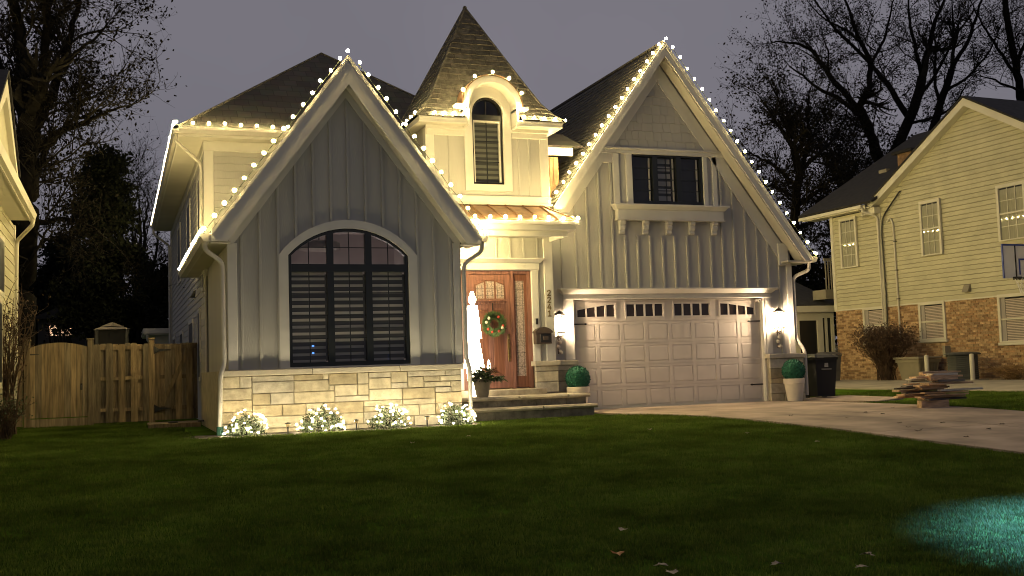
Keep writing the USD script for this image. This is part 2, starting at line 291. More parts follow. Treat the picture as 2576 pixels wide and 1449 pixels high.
keep = (px > -150) & (px < 2750) & (py < 1530) & ((P[:, 0] < dl-.03) | (P[:, 0] > dr_+.03)) & ~((P[:, 0] > 15.0) & (P[:, 0] < 17.3) & (P[:, 1] > 19.3) & (P[:, 1] < 22.7)) & ~((P[:, 0] > 6.4) & (P[:, 0] < 9.2) & (P[:, 1] > 19.75))
keep &= ~((P[:, 0] > 1.2) & (P[:, 0] < 6.3) & (P[:, 1] > 18.5))
P = P[keep]; n = len(P)
a = nr.uniform(0, 2*np.pi, n); s = nr.uniform(.75, 1.35, n)*(.9+.25*meshkit.noise(np.concatenate([P*.9, np.zeros((n, 1))], 1)))
pi.CreatePositionsAttr(Vt.Vec3fArray.FromNumpy(np.concatenate([P, zg(P[:, 0], P[:, 1])[:, None]], 1).astype(np.float32)))
pi.CreateProtoIndicesAttr(Vt.IntArray.FromNumpy(nr.integers(0, 4, n).astype(np.int32)))
pi.CreateOrientationsAttr(Vt.QuathArray([Gf.Quath(math.cos(x/2), 0, 0, math.sin(x/2)) for x in a]))
pi.CreateScalesAttr(Vt.Vec3fArray.FromNumpy(np.repeat(s[:, None], 3, 1).astype(np.float32)))

# ---------------------------------------------------------------- the house
H = thing('suburban_house', 'grey board and batten house with three steep peaks, stone base and white garage door', 'house')
LGC, LGT, LGS = 4.02, 6.85, 1.332          # front gable: centre, top, slope
GGC, GGT, GGS = 11.85, 8.36, 1.335         # garage gable
lgz = lambda x: LGT-LGS*abs(x-LGC); ggz = lambda x: GGT-GGS*abs(x-GGC)
def arch(cx, hw, spring, crown, z0, n=18):
    """(x, z) outline of an opening with a segmental arched head"""
    rise = crown-spring; R = (hw*hw+rise*rise)/(2*rise); th = math.asin(min(1, hw/R))
    if rise > hw: th = math.pi-th
    top = [(cx+R*math.sin(t), crown-R+R*math.cos(t)) for t in np.linspace(th, -th, n)]
    return [(cx-hw, z0), (cx+hw, z0)]+top

# front gable wall with its arched opening
WX0, WX1 = 2.905, 5.145; WC = (WX0+WX1)/2
win_hole = Polygon(arch(WC, (WX1-WX0)/2, 3.15, 3.655, 1.12))
lg_wall = Polygon([(1.86, 1.08), (6.15, 1.08), (6.15, lgz(6.15)-.12), (LGC, LGT-.12), (1.86, lgz(1.86)-.12)])
part(H, 'front_gable_wall', prism(lg_wall.difference(win_hole), 19.5, 19.64), siding)
part(H, 'side_wall', box(1.86, 1.98, 19.64, 24.2, 1.08, 3.6), siding); part(H, 'side_wall', box(6.03, 6.15, 19.64, 21.4, 0, 3.6), siding)
outer = Polygon(arch(WC, 1.29, 3.15, 3.81, 1.09))
part(H, 'window_casing', prism(outer.difference(win_hole).difference(sbox(0, 0, 9, 1.1)), 19.455, 19.5), trim)
def battens(parent, xs, z0f, z1f, y, w=.045, avoid=None):
    for x in xs:
        a, b = z0f(x), z1f(x)
        if b-a < .08: continue
        g = sbox(x-w/2, a, x+w/2, b)
        if avoid is not None: g = g.difference(avoid)
        for q_ in getattr(g, 'geoms', [g]):
            if q_.is_empty: continue
            bx = q_.bounds; part(parent, 'batten', rbox(bx[0], bx[2], y-.036, y, bx[1], bx[3], .004), siding)
battens(H, [x for x in np.arange(2.08, 6.0, .325)], lambda x: 1.1, lambda x: lgz(x)-.72, 19.5, avoid=outer.buffer(.005))
part(H, 'corner_board', rbox(1.83, 2.0, 19.46, 19.5, 1.1, 3.36), trim); part(H, 'corner_board', rbox(6.02, 6.17, 19.46, 19.5, 1.1, 3.40), trim)
part(H, 'corner_board', box(6.152, 6.172, 19.46, 19.66, 1.1, 3.4), trim)
# roof of the front gable
def gable_roof(c, top, slope, xl, xr, y0, y1, th, name, m):
    zl, zr_ = top-slope*(c-xl), top-slope*(xr-c)
    a = prism([(xl, zl), (xl, zl-th), (c, top-th*1.0), (c, top)], y0, y1); b = prism([(c, top), (c, top-th), (xr, zr_-th), (xr, zr_)], y0, y1)
    return part(H, name, [a, b], m)
gable_roof(LGC, LGT, LGS, 1.50, 6.53, 19.205, 24.6, .07, 'front_gable_roof', roof_side)
part(H, 'side_pent_roof', prism([(1.50, lgz(1.5)), (1.50, lgz(1.5)-.07), (1.84, lgz(1.84)-.07), (1.84, lgz(1.84))], 24.6, 26.5), roof_side)
def rake(c, top, slope, foot, y, d0, d1, zcut, side, name, m=trim, th=.03):
    """a board that follows the roof edge from the foot to the ridge, between d0 and d1 under the roof line"""
    x = lambda z, d: c+side*(top-d-z)/slope
    pts = [(c, top-d0), (c+side*abs(foot-c), max(top-slope*abs(foot-c)-d0, zcut))]
    zf = top-slope*abs(foot-c)-d0
    if zf > zcut: pts.append((foot, zcut))
    pts += [(x(zcut, d1), zcut), (c, top-d1)]
    pg = Polygon(pts).buffer(0); return part(H, name, prism(pg, y, y+th), m)
for s_, ft in ((-1, 1.53), (1, 6.51)):
    rake(LGC, LGT, LGS, ft, 19.17, .025, .56, 3.36, s_, 'rake_board'); rake(LGC, LGT, LGS, ft-s_*.02, 19.15, .012, .10, 3.36, s_, 'rake_moulding', trim, .02)
    rake(LGC, LGT, LGS, LGC+s_*2.15, 19.462, .50, .74, 3.36, s_, 'frieze_board')
    x = lambda z, d: LGC+s_*(LGT-d-z)/LGS
    a, b = (LGC, LGT-.56), (x(3.36, .56), 3.36)
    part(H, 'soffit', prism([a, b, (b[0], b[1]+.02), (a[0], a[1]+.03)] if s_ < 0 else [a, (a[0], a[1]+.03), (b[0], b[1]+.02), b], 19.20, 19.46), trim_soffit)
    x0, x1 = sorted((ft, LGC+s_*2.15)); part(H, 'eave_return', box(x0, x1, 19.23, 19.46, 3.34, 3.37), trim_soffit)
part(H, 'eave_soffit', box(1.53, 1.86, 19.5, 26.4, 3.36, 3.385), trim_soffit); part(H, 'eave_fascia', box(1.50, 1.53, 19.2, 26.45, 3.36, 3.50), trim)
part(H, 'gutter', prism([(1.36, 3.44), (1.40, 3.36), (1.50, 3.36), (1.50, 3.50), (1.36, 3.50)], 19.16, 26.5), gutter_m)
part(H, 'gutter', prism([(6.51, 3.40), (6.62, 3.40), (6.66, 3.50), (6.51, 3.52)], 19.16, 20.3), gutter_m)
part(H, 'downspout', tube(ellbow([(1.44, 19.3, 3.40), (1.44, 19.34, 3.22), (1.74, 19.44, 3.02), (1.76, 19.44, 1.2), (1.68, 19.32, 1.02), (1.66, 19.3, .12)], .1), .042, 8), gutter_m, smooth=50)
part(H, 'drain_boot', lathe([(.06, -.1), (.06, .12), (.045, .13)], 12, (1.66, 19.3, 0)), teal_boot)
part(H, 'downspout', tube(ellbow([(6.56, 19.3, 3.42), (6.56, 19.32, 3.22), (6.22, 19.43, 3.0), (6.22, 19.43, 1.2), (6.24, 19.3, 1.0), (6.24, 19.3, -.05)], .13), .042, 8), gutter_m, smooth=50)
for k in range(5): part(H, 'downspout_ring', lathe([(.044, -.008), (.056, 0), (.044, .008)], 10, (6.24, 19.3, .02+.045*k)), gutter_m)

# arched window: frame > pane, muntin, shade bands
W = part(H, 'arched_window', [prism(win_hole.difference(Polygon(arch(WC, 1.06, 3.15, 3.595, 1.20))), 19.50, 19.60),
    box(3.615, 3.735, 19.495, 19.60, 1.2, 3.58), box(4.33, 4.45, 19.495, 19.60, 1.2, 3.58), box(2.96, 5.09, 19.49, 19.60, 2.85, 2.99)], black)
inner = Polygon(arch(WC, 1.06, 3.15, 3.595, 1.20))
cols = [(2.96, 3.615), (3.735, 4.33), (4.45, 5.09)]
for (a, b) in cols:
    part(W, 'pane', sheet([(a, 19.57, 1.2), (b, 19.57, 1.2), (b, 19.57, 2.86), (a, 19.57, 2.86)]), glass)
    pg = sbox(a, 2.98, b, 3.7).intersection(inner); c_ = list(pg.exterior.coords)[:-1]
    if not pg.exterior.is_ccw: c_ = c_[::-1]
    part(W, 'arched_pane', sheet([(x, 19.57, z) for x, z in c_]), glass)
    mid = (a+b)/2
    for z in (2.46, 2.045, 1.63): part(W, 'muntin', box(a, b, 19.55, 19.566, z-.009, z+.009), black)
    part(W, 'muntin', box(mid-.008, mid+.008, 19.552, 19.568, 1.2, 2.86), black)
    for g in (sbox(a, 3.297, b, 3.312), sbox(mid-.008, 2.98, mid+.008, 3.7)):
        g = g.intersection(inner); bx = g.bounds
        if not g.is_empty: part(W, 'muntin', box(bx[0], bx[2], 19.55, 19.566, bx[1], bx[3]), black)
    part(W, 'shade_rail', [box(a+.02, b-.02, 19.66, 19.70, 2.80, 2.86), box(a+.02, b-.02, 19.67, 19.69, 1.22, 1.245)], band_m)
    part(W, 'sheer_shade', box(a-.045, b+.045, 19.694, 19.698, 1.22, 2.82), sheer_m)
    for k in range(13):
        z = 2.735-.1265*k; part(W, 'shade_band', box(a+.02, b-.02, 19.682, 19.687, z-.025, z+.025), band_m)
for z in (1.37, 1.50): part(W, 'blue_indicator', sphere((3.36, 19.676, z), (.022, .004, .017), 1), blue_m)
part(H, 'front_room', [box(2.3, 5.75, 23.0, 23.1, 1.1, 4.0), box(2.2, 2.3, 19.66, 23.1, 1.1, 4.0), box(5.75, 5.85, 19.66, 23.1, 1.1, 4.0), box(2.2, 5.85, 19.66, 23.1, 4.0, 4.05), box(2.2, 5.85, 19.66, 23.1, 1.02, 1.1)], room_m)
part(H, 'ceiling_lamp', lathe([(0, 3.50), (.42, 3.50), (.42, 3.64), (0, 3.64)], 24, (3.85, 21.6, 0)), band_m)
part(H, 'room_lamp', sphere((4.55, 22.3, 1.9), .09, 2), room_lamp, smooth=True); part(H, 'room_lamp_stand', tube([(4.55, 22.3, 1.1), (4.55, 22.3, 1.82)], .02), black_metal)
part(H, 'lamp_rod', tube([(3.85, 21.6, 3.64), (3.85, 21.6, 4.0)], .012), black_metal)

# stone base: every stone is a part
def ashlar(parent, x0, x1, z0, z1, place, unit=.105, seed=1, wmax=7):
    g = random.Random(seed); nzc = max(1, round((z1-z0)/unit)); nxc = max(1, round((x1-x0)/unit)); used = np.zeros((nzc, nxc), bool)
    ux, uz = (x1-x0)/nxc, (z1-z0)/nzc
    for i in range(nzc):
        for j in range(nxc):
            if used[i, j]: continue
            w = g.choice([3, 4, 5, 6, wmax, 7]); h = g.choice([1, 1, 2, 2, 2])
            while j+w > nxc or used[i, j:j+w].any(): w -= 1
            if nxc-j-w in (1,) : w += 1 if not used[i, j+w:j+w+1].any() else 0
            h = min(h, nzc-i)
            if h == 2 and used[i+1, j:j+w].any(): h = 1
            used[i:i+h, j:j+w] = True
            place(x0+j*ux+.006, x0+(j+w)*ux-.006, z0+i*uz+.006, z0+(i+h)*uz-.006, g)
SW = part(H, 'stone_base', box(1.70, 6.10, 19.43, 19.52, -.12, 1.0), mortar)
def place_front(yf):
    def f(a, b, c, d, g):
        m = rbox(a, b, yf+g.uniform(-.012, .008), yf+.06, c, d, .007); v = m[0].copy(); v[8:, 1] += np.array([g.uniform(-.004, .004) for _ in range(len(v)-8)])
        part(SW, 'stone', (v, m[1]), g.choice(stones))
    return f
ashlar(SW, 1.70, 6.10, -.05, .985, place_front(19.39), seed=5)
for k, (a, b) in enumerate(((1.67, 3.28), (3.286, 4.9), (4.906, 6.13))): part(H, 'stone_cap', rbox(a, b, 19.335, 19.5, .99, 1.095, .012), capstone)
part(H, 'outlet_cover', rbox(5.62, 5.72, 19.355, 19.4, .26, .37, .01), capstone)
part(H, 'side_stone_base', box(1.70, 1.86, 19.52, 24.2, -.12, 1.09), stones[0])

# main wing behind: front wall, long side wall, hip roof
part(H, 'rear_wall', [box(1.84, 6.2, 24.24, 24.4, 3.0, 6.1), box(1.84, 2.0, 24.24, 40, -.1, 6.1), box(1.84, 15.2, 39.9, 40, -.1, 6.0), box(8.9, 15.2, 29, 29.1, -.1, 5), box(15.15, 15.25, 21.8, 40, -.1, 3.3)], siding)
def clap(x0, x1, y0, y1, z0, z1, face):
    """one clapboard, its foot proud of its head; face '-y' or '-x'"""
    t = .018
    if face == '-y': return hexa([(x0, y0-t, z0), (x1, y0-t, z0), (x1, y0+.01, z0), (x0, y0+.01, z0), (x0, y0-.004, z1), (x1, y0-.004, z1), (x1, y0+.01, z1), (x0, y0+.01, z1)])
    return hexa([(x0-t, y0, z0), (x0+.01, y0, z0), (x0+.01, y1, z0), (x0-t, y1, z0), (x0-.004, y0, z1), (x0+.01, y0, z1), (x0+.01, y1, z1), (x0-.004, y1, z1)])
for z in np.arange(3.4, 5.9, .165): part(H, 'siding_plank', clap(2.0, 5.6, 24.23, 0, z, z+.163, '-y'), siding)
for z in np.arange(.5, 6.0, .165): part(H, 'siding_plank', clap(1.83, 0, 24.34, 39.85, z, z+.163, '-x'), siding)
part(H, 'corner_board', rbox(1.82, 2.01, 24.19, 24.23, 3.2, 6.02), trim); part(H, 'corner_board', box(1.80, 1.83, 24.19, 24.35, .4, 6.02), trim)
part(H, 'corner_board', box(1.79, 1.83, 39.8, 39.98, 0, 6.02), trim); part(H, 'frieze_board', rbox(1.8, 5.6, 24.185, 24.23, 5.98, 6.2), trim)
part(H, 'frieze_board', box(1.79, 1.83, 24.2, 40, 6.0, 6.2), trim)
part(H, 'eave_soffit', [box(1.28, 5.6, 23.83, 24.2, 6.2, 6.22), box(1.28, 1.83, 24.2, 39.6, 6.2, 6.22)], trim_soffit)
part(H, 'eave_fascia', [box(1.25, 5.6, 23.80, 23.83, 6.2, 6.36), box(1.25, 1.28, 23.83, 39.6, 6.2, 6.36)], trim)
part(H, 'gutter', prism_x([(23.68, 6.34), (23.72, 6.25), (23.8, 6.25), (23.8, 6.4), (23.68, 6.4)], 1.14, 5.6), gutter_m)
part(H, 'gutter', prism([(1.13, 6.34), (1.17, 6.25), (1.25, 6.25), (1.25, 6.4), (1.13, 6.4)], 23.68, 39.7), gutter_m)
part(H, 'downspout', tube(ellbow([(1.2, 23.9, 6.26), (1.2, 23.95, 6.12), (1.74, 24.3, 5.72), (1.74, 24.3, 3.6)], .1), .04, 8), gutter_m, smooth=50)
part(H, 'downspout', tube(ellbow([(1.2, 39.3, 6.26), (1.2, 39.3, 6.05), (1.74, 39.7, 5.7), (1.74, 39.7, .1)], .1), .04, 8), gutter_m, smooth=50)
HT = 3.826; HZ = 9.4; hip_apex = (1.25+HT, 23.8+HT, HZ)
part(H, 'hip_roof', [sheet([(1.2, 23.74, 6.37), (1.25+2*HT, 23.74, 6.37), hip_apex]), sheet([(1.2, 23.74, 6.37), hip_apex, (hip_apex[0], 36, HZ), (1.2, 39.8, 6.37)]), sheet([(1.25+2*HT, 23.74, 6.37), (1.25+2*HT, 39.8, 6.37), (hip_apex[0], 36, HZ), hip_apex])], roof_plain)
part(H, 'ridge_cap', tube([(1.25, 23.78, 6.41), hip_apex, (1.25+2*HT, 23.78, 6.41)], .035, 5), shingle)
def side_window(y0, y1, z0, z1):       # on the long left wall
    w = part(H, 'side_window', [box(1.785, 1.82, y0-.1, y1+.1, z0-.1, z0), box(1.785, 1.82, y0-.1, y1+.1, z1, z1+.1), box(1.785, 1.82, y0-.1, y0, z0, z1), box(1.785, 1.82, y1, y1+.1, z0, z1)], trim)
    part(w, 'pane', box(1.797, 1.81, y0, y1, z0, z1), black); part(w, 'meeting_rail', box(1.79, 1.797, y0, y1, (z0+z1)/2-.02, (z0+z1)/2+.02), black)
for y0, y1, z0, z1 in ((25.2, 26.2, 3.95, 5.6), (29.2, 30.4, 4.0, 5.6), (33.8, 35.2, 4.0, 5.6), (24.6, 25.0, 3.0, 3.3), (25.9, 26.5, 1.0, 2.5), (28.4, 30.0, .6, 2.4), (33.0, 34.4, .8, 2.3), (37.2, 38.8, .6, 2.3)): side_window(y0, y1, z0, z1)
part(H, 'wall_vent', hexa([(1.70, 27.6, 2.98), (1.82, 27.6, 2.98), (1.82, 27.85, 2.98), (1.70, 27.85, 2.98), (1.79, 27.6, 3.15), (1.82, 27.6, 3.15), (1.82, 27.85, 3.15), (1.79, 27.85, 3.15)]), black_metal)
part(H, 'rear_porch_eave', [box(.9, 1.84, 40.2, 44, 2.55, 2.6), box(.86, 1.9, 40.1, 44, 2.6, 2.78), box(1.3, 1.84, 41, 44, 0, 2.55)], trim)
part(H, 'downspout', tube(ellbow([(1.0, 40.2, 2.6), (1.0, 40.25, 2.35), (1.35, 40.5, 2.1), (1.4, 40.5, .5)], .1), .05, 8), gutter_m, smooth=50)

# ---------------------------------------------------------------- tower over the door
YD = 21.4; TX0, TX1 = 6.10, 8.84
th_hole = Polygon(arch(7.468, .348, 6.45, 6.797, 4.904))
part(H, 'tower_wall', prism(sbox(TX0, 4.40, TX1, 6.20).union(sbox(6.95, 6.1, 8.01, 6.6)).union(Polygon(arch(7.468, .53, 6.5, 7.03, 6.3))).difference(th_hole), YD, YD+.12), siding)
part(H, 'tower_side_wall', [box(TX0, TX0+.1, YD+.12, 24.4, 4.2, 6.2), box(TX1-.1, TX1, YD+.12, 24.4, 3.6, 6.2)], siding)
t_case = Polygon(arch(7.468, .53, 6.50, 7.03, 4.765)).difference(th_hole)
part(H, 'tower_window_casing', prism(t_case, YD-.05, YD), trim)
part(H, 'arch_moulding', prism(Polygon(arch(7.468, .40, 6.46, 6.86, 6.44)).difference(Polygon(arch(7.468, .348, 6.45, 6.797, 6.40))), YD-.065, YD-.05), trim)
for a, b in ((TX0-.02, 6.27), (8.66, TX1+.02)): part(H, 'corner_board', rbox(a, b, YD-.035, YD, 4.66, 6.08), trim)
part(H, 'corner_board', box(TX0-.02, TX0, YD, YD+.16, 4.4, 6.08), trim)
for a, b in ((TX0, 6.95), (8.01, TX1)):
    part(H, 'frieze_board', rbox(a, b, YD-.045, YD, 5.93, 6.14), trim); part(H, 'frieze_moulding', rbox(a-.02, b+.02, YD-.075, YD-.045, 6.05, 6.14), trim)
for x in (6.60,): part(H, 'batten', rbox(x-.02, x+.02, YD-.02, YD, 4.66, 5.93, .004), siding)
for x in (8.18, 8.42): part(H, 'batten', rbox(x-.025, x+.025, YD-.02, YD, 4.66, 5.93, .004), siding)
part(H, 'base_board', rbox(TX0-.04, TX1+.04, YD-.06, YD, 4.50, 4.66, .01), trim); part(H, 'base_moulding', rbox(TX0-.06, TX1+.06, YD-.09, YD-.0, 4.46, 4.50, .01), trim)
W2 = part(H, 'tower_window', [prism(th_hole.difference(Polygon(arch(7.468, .31, 6.45, 6.755, 4.95))), YD+.0, YD+.09), box(7.158, 7.778, YD+.005, YD+.09, 6.30, 6.42)], black_metal)
part(W2, 'sash', [box(7.16, 7.19, YD+.03, YD+.09, 4.95, 6.3), box(7.74, 7.776, YD+.03, YD+.09, 4.95, 6.3), box(7.19, 7.74, YD+.03, YD+.09, 6.26, 6.3)], trim)
part(W2, 'pane', sheet([(7.16, YD+.07, 4.95), (7.776, YD+.07, 4.95), (7.776, YD+.07, 6.30), (7.16, YD+.07, 6.30)]), glass)
part(W2, 'arched_pane', sheet([(x, YD+.07, z) for x, z in list(Polygon(arch(7.468, .31, 6.45, 6.755, 6.42)).exterior.coords)[:-1]]), glass)
for z in (5.40, 5.85): part(W2, 'muntin', box(7.19, 7.74, YD+.05, YD+.066, z-.01, z+.01), black)
part(W2, 'muntin', box(7.458, 7.476, YD+.05, YD+.066, 4.95, 6.3), black); part(W2, 'muntin', box(7.458, 7.476, YD+.05, YD+.066, 6.42, 6.75), black_metal)
dusk_m = cloth('shade_dusk', (.17, .165, .135), .1)
part(W2, 'sheer_shade', box(7.17, 7.77, YD+.13, YD+.134, 4.93, 6.3), dusk_m)
for k in range(11): part(W2, 'shade_band', box(7.18, 7.75, YD+.118, YD+.122, 4.99+.118*k, 5.045+.118*k), sheer_m)
part(H, 'tower_room', box(7.05, 7.9, YD+.5, YD+.55, 4.8, 7.0), dark_in)
# eave, bell-cast pyramid roof
TC = (7.455, 22.64); TH = 1.61; APEX = 9.18
e0, e1 = YD-.37, YD-.37+2*TH
for m_ in (box(TC[0]-TH+.02, 6.95, e0+.02, YD, 6.13, 6.15), box(8.01, TC[0]+TH-.02, e0+.02, YD, 6.13, 6.15), box(TC[0]-TH+.02, TX0, YD, e1, 6.13, 6.15), box(TX1, TC[0]+TH-.02, YD, e1, 6.13, 6.15)): part(H, 'tower_soffit', m_, trim_soffit)
for a, b in ((TC[0]-TH, 6.90), (8.06, TC[0]+TH)): part(H, 'tower_fascia', [rbox(a, b, e0-.03, e0+.02, 6.115, 6.225, .012), rbox(a, b, e0-.05, e0-.03, 6.19, 6.23, .006)], trim)
part(H, 'tower_fascia', box(TC[0]-TH, TC[0]-TH+.02, e0+.02, e1, 6.115, 6.225), trim); part(H, 'tower_fascia', box(TC[0]+TH-.02, TC[0]+TH, e0+.02, e1, 6.115, 6.225), trim)
prof = [(1.03, 6.235), (.90, 6.44), (.78, 6.70), (.60, 7.255), (0, APEX)]
def ring(fr, z): r = TH*fr; return [(TC[0]-r, TC[1]-r, z), (TC[0]+r, TC[1]-r, z), (TC[0]+r, TC[1]+r, z), (TC[0]-r, TC[1]+r, z)]
fs = []
for (f0, z0), (f1, z1) in zip(prof, prof[1:]):
    A, B = ring(f0, z0), ring(f1, z1)
    for k in range(4):
        if k == 0:                     # the front face is open where the window hood breaks through it
            pg = Polygon([(A[0][0], z0), (A[1][0], z0), (B[1][0], z1), (B[0][0], z1)]).buffer(0).difference(Polygon(arch(TC[0]+.012, .67, 6.5, 7.17, 6.0)))
            for g in getattr(pg, 'geoms', [pg]):
                v2, f2 = trimesh.creation.triangulate_polygon(g, engine='earcut'); v2, f2 = np.array(v2), np.array(f2)
                fs.append((np.stack([v2[:, 0], TC[1]-TH*np.interp(v2[:, 1], [z0, z1], [f0, f1]), v2[:, 1]], 1), f2))
        else: fs.append(sheet([A[k], A[(k+1) % 4], B[(k+1) % 4], B[k]] if f1 else [A[k], A[(k+1) % 4], B[k]]))
part(H, 'tower_roof', fs, roof_plain)
prn = np.array(prof); cum = np.concatenate([[0], np.cumsum(np.hypot(np.diff(prn[:, 0])*TH, np.diff(prn[:, 1])))])
def prof_at(s): return float(np.interp(s, cum, prn[:, 0])), float(np.interp(s, cum, prn[:, 1]))
hood = lambda x, z: (abs(x-TC[0]) < .70 and z < 6.62) or math.hypot(x-TC[0], z-6.5) < .68
count = 0
for side in (0, 3):                    # the front and the left face, shingle by shingle
    s = 0.0
    while s < cum[-1]-.25:
        ex = .152*rnd.uniform(.95, 1.05); f0, z0 = prof_at(s); f1, z1 = prof_at(min(s+ex*1.15, cum[-1])); hw = TH*f0
        u = -hw-.02+rnd.uniform(-.12, 0)
        while u < hw:
            w = rnd.uniform(.26, .40); a, b = max(u, -hw-.01), min(u+w-.008, hw+.01)
            if b-a > .05:
                xm = TC[0]+(a+b)/2
                if not (side == 0 and hood(xm, (z0+z1)/2)):
                    k1 = f1/f0 if f0 else 0; t = rnd.uniform(.018, .03); dz = rnd.uniform(-.02, .006)
                    lo, hi = (z0+dz), z1
                    A = [(a, -TH*f0-.006, lo), (b, -TH*f0-.006, lo), (b*k1 if abs(b) > hw-.02 else b, -TH*f1-.002, hi), (a*k1 if abs(a) > hw-.02 else a, -TH*f1-.002, hi)]
                    Nn = np.array([0, -(z1-z0), TH*(f0-f1)]); Nn = Nn/np.linalg.norm(Nn)
                    bt = np.array(A); tp = bt.copy(); tp[:2] += Nn*t; tp[2:] += Nn*.005
                    m = hexa(np.vstack([bt, tp])); v = m[0]
                    if side == 3: v = np.stack([v[:, 1], -v[:, 0], v[:, 2]], 1)
                    part(H, 'roof_shingle', (v+[TC[0], TC[1], 0], m[1]), shingle); count += 1
            u += w
        s += ex
part(H, 'hip_cap', [tube([(*ring(f_, z_+.012)[k],) for f_, z_ in prof[:-1]]+[(TC[0], TC[1], APEX)], .03, 5) for k in range(4)]+[sphere((TC[0], TC[1], APEX), .05, 1)], shingle)
# arched hood that breaks the eave
ho, hi_ = Polygon(arch(TC[0]+.012, .66, 6.5, 7.16, 6.45)), Polygon(arch(7.468, .53, 6.5, 7.03, 6.3))
part(H, 'hood_fascia', prism(ho.difference(hi_).difference(sbox(6.93, 6, 8.01, 6.5)), e0-.05, YD-.02), trim)
for m_ in (rbox(TC[0]-.80, TC[0]-.62, e0-.06, YD, 6.47, 6.535, .01), rbox(TC[0]+.64, TC[0]+.82, e0-.06, YD, 6.47, 6.535, .01)): part(H, 'hood_return', m_, trim)
part(H, 'hood_roof', prism(Polygon(arch(TC[0]+.012, .69, 6.5, 7.195, 6.44)).difference(ho).difference(sbox(6, 6, 9, 6.52)), e0-.07, TC[1]-.2), copper)
part(H, 'hood_cheek', box(6.90, 6.95, e0-.03, YD, 6.1, 6.5), trim); part(H, 'hood_cheek', box(8.01, 8.06, e0-.03, YD, 6.1, 6.5), trim)

# copper porch roof
PY = 20.3; PX0, PX1 = 6.0, 8.97
pr = lambda y: 3.985+(4.47-3.985)*(y-PY)/(YD-PY)
part(H, 'copper_porch_roof', [slab((PX0, PY-.06, pr(PY)), (PX1+.06, PY-.06, pr(PY)), (PX1-.32, YD, 4.47), (PX0, YD, 4.47), .02), sheet([(PX1+.06, PY-.06, pr(PY)), (PX1+.06, YD+.3, pr(PY)), (PX1-.32, YD+.3, 4.47), (PX1-.32, YD, 4.47)])], copper)
for x in np.arange(6.6, 8.7, .40):
    part(H, 'copper_seam', hexa([(x-.009, PY-.05, pr(PY)), (x+.009, PY-.05, pr(PY)), (x+.009, YD, 4.47), (x-.009, YD, 4.47), (x-.009, PY-.05, pr(PY)+.035), (x+.009, PY-.05, pr(PY)+.035), (x+.009, YD, 4.505), (x-.009, YD, 4.505)]), copper)
part(H, 'copper_seam', tube([(PX1+.05, PY-.05, pr(PY)+.01), (PX1-.32, YD, 4.48)], .018, 5), copper)
part(H, 'porch_fascia', [rbox(PX0, PX1, PY-.03, PY, 3.80, 3.955, .01), rbox(PX0, PX1+.05, PY-.09, PY-.03, 3.90, 3.975, .01), box(PX1-.03, PX1, PY, YD+.3, 3.80, 3.955)], trim)
part(H, 'porch_frieze', [rbox(PX0, PX1-.14, PY+.12, PY+.15, 3.68, 3.80, .006), box(PX1-.17, PX1-.14, PY+.15, YD+.3, 3.68, 3.80)], trim)
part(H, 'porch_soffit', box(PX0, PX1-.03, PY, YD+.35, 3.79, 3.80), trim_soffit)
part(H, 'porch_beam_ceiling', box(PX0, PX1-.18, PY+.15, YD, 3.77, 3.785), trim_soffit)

# the wall with the door
DX0, DX1, DZ0, DZ1 = 6.78, 8.36, .54, 3.055
part(H, 'entry_wall', prism(sbox(6.05, -.1, 8.86, 4.45).difference(sbox(DX0, DZ0, DX1, DZ1)), YD, YD+.12), siding)
for x in (6.95, 7.27, 7.585, 7.90, 8.22, 8.53): part(H, 'batten', rbox(x-.022, x+.022, YD-.022, YD, 3.32 if x < 8.5 else 3.0, 3.78, .004), siding)
part(H, 'corner_board', rbox(8.665, 8.87, YD-.03, YD+.12, 1.1, 3.78), trim); part(H, 'narrow_board', rbox(8.53, 8.56, YD-.02, YD, 1.1, 3.05), siding)
part(H, 'door_casing', rbox(DX1, 8.52, YD-.04, YD, .54, 3.07), trim); part(H, 'door_casing', rbox(6.62, DX0, YD-.04, YD, .54, 3.07), trim)
part(H, 'door_header', [rbox(6.5, 8.55, YD-.05, YD, 3.07, 3.22, .008), hexa([(6.46, YD-.06, 3.22), (8.57, YD-.06, 3.22), (8.57, YD, 3.22), (6.46, YD, 3.22), (6.4, YD-.13, 3.29), (8.64, YD-.13, 3.29), (8.64, YD, 3.29), (6.4, YD, 3.29)]), rbox(6.39, 8.65, YD-.14, YD, 3.29, 3.315, .004)], trim)
part(H, 'door_frame', [box(DX0, 6.97, YD+.02, YD+.1, DZ0, DZ1), box(7.885, 7.955, YD+.0, YD+.1, DZ0, DZ1), box(8.27, DX1, YD+.02, YD+.1, DZ0, DZ1), box(6.97, 8.27, YD+.02, YD+.1, 2.985, DZ1)], door_wood)
part(H, 'door_sill', box(DX0, DX1, YD-.03, YD+.12, .51, .545), brass)
D_ = part(H, 'front_door', [box(6.975, 7.88, YD+.055, YD+.1, .56, 2.98), box(6.975, 7.10, YD+.04, YD+.055, .56, 2.98), box(7.76, 7.88, YD+.04, YD+.055, .56, 2.98), box(7.10, 7.76, YD+.04, YD+.055, 2.86, 2.98), box(7.10, 7.76, YD+.04, YD+.055, 2.26, 2.44), box(7.10, 7.76, YD+.04, YD+.055, .56, .80), box(7.40, 7.46, YD+.04, YD+.055, .80, 2.26)], door_wood)
part(D_, 'recessed_panel', [rbox(7.14, 7.37, YD+.046, YD+.056, .84, 2.22), rbox(7.49, 7.72, YD+.046, YD+.056, .84, 2.22)], door_wood2)
part(D_, 'dentil_shelf', [rbox(7.08, 7.79, YD-.015, YD+.04, 2.40, 2.435, .006)]+[box(7.10+.056*k, 7.13+.056*k, YD+.005, YD+.04, 2.345, 2.40) for k in range(12)], door_wood)
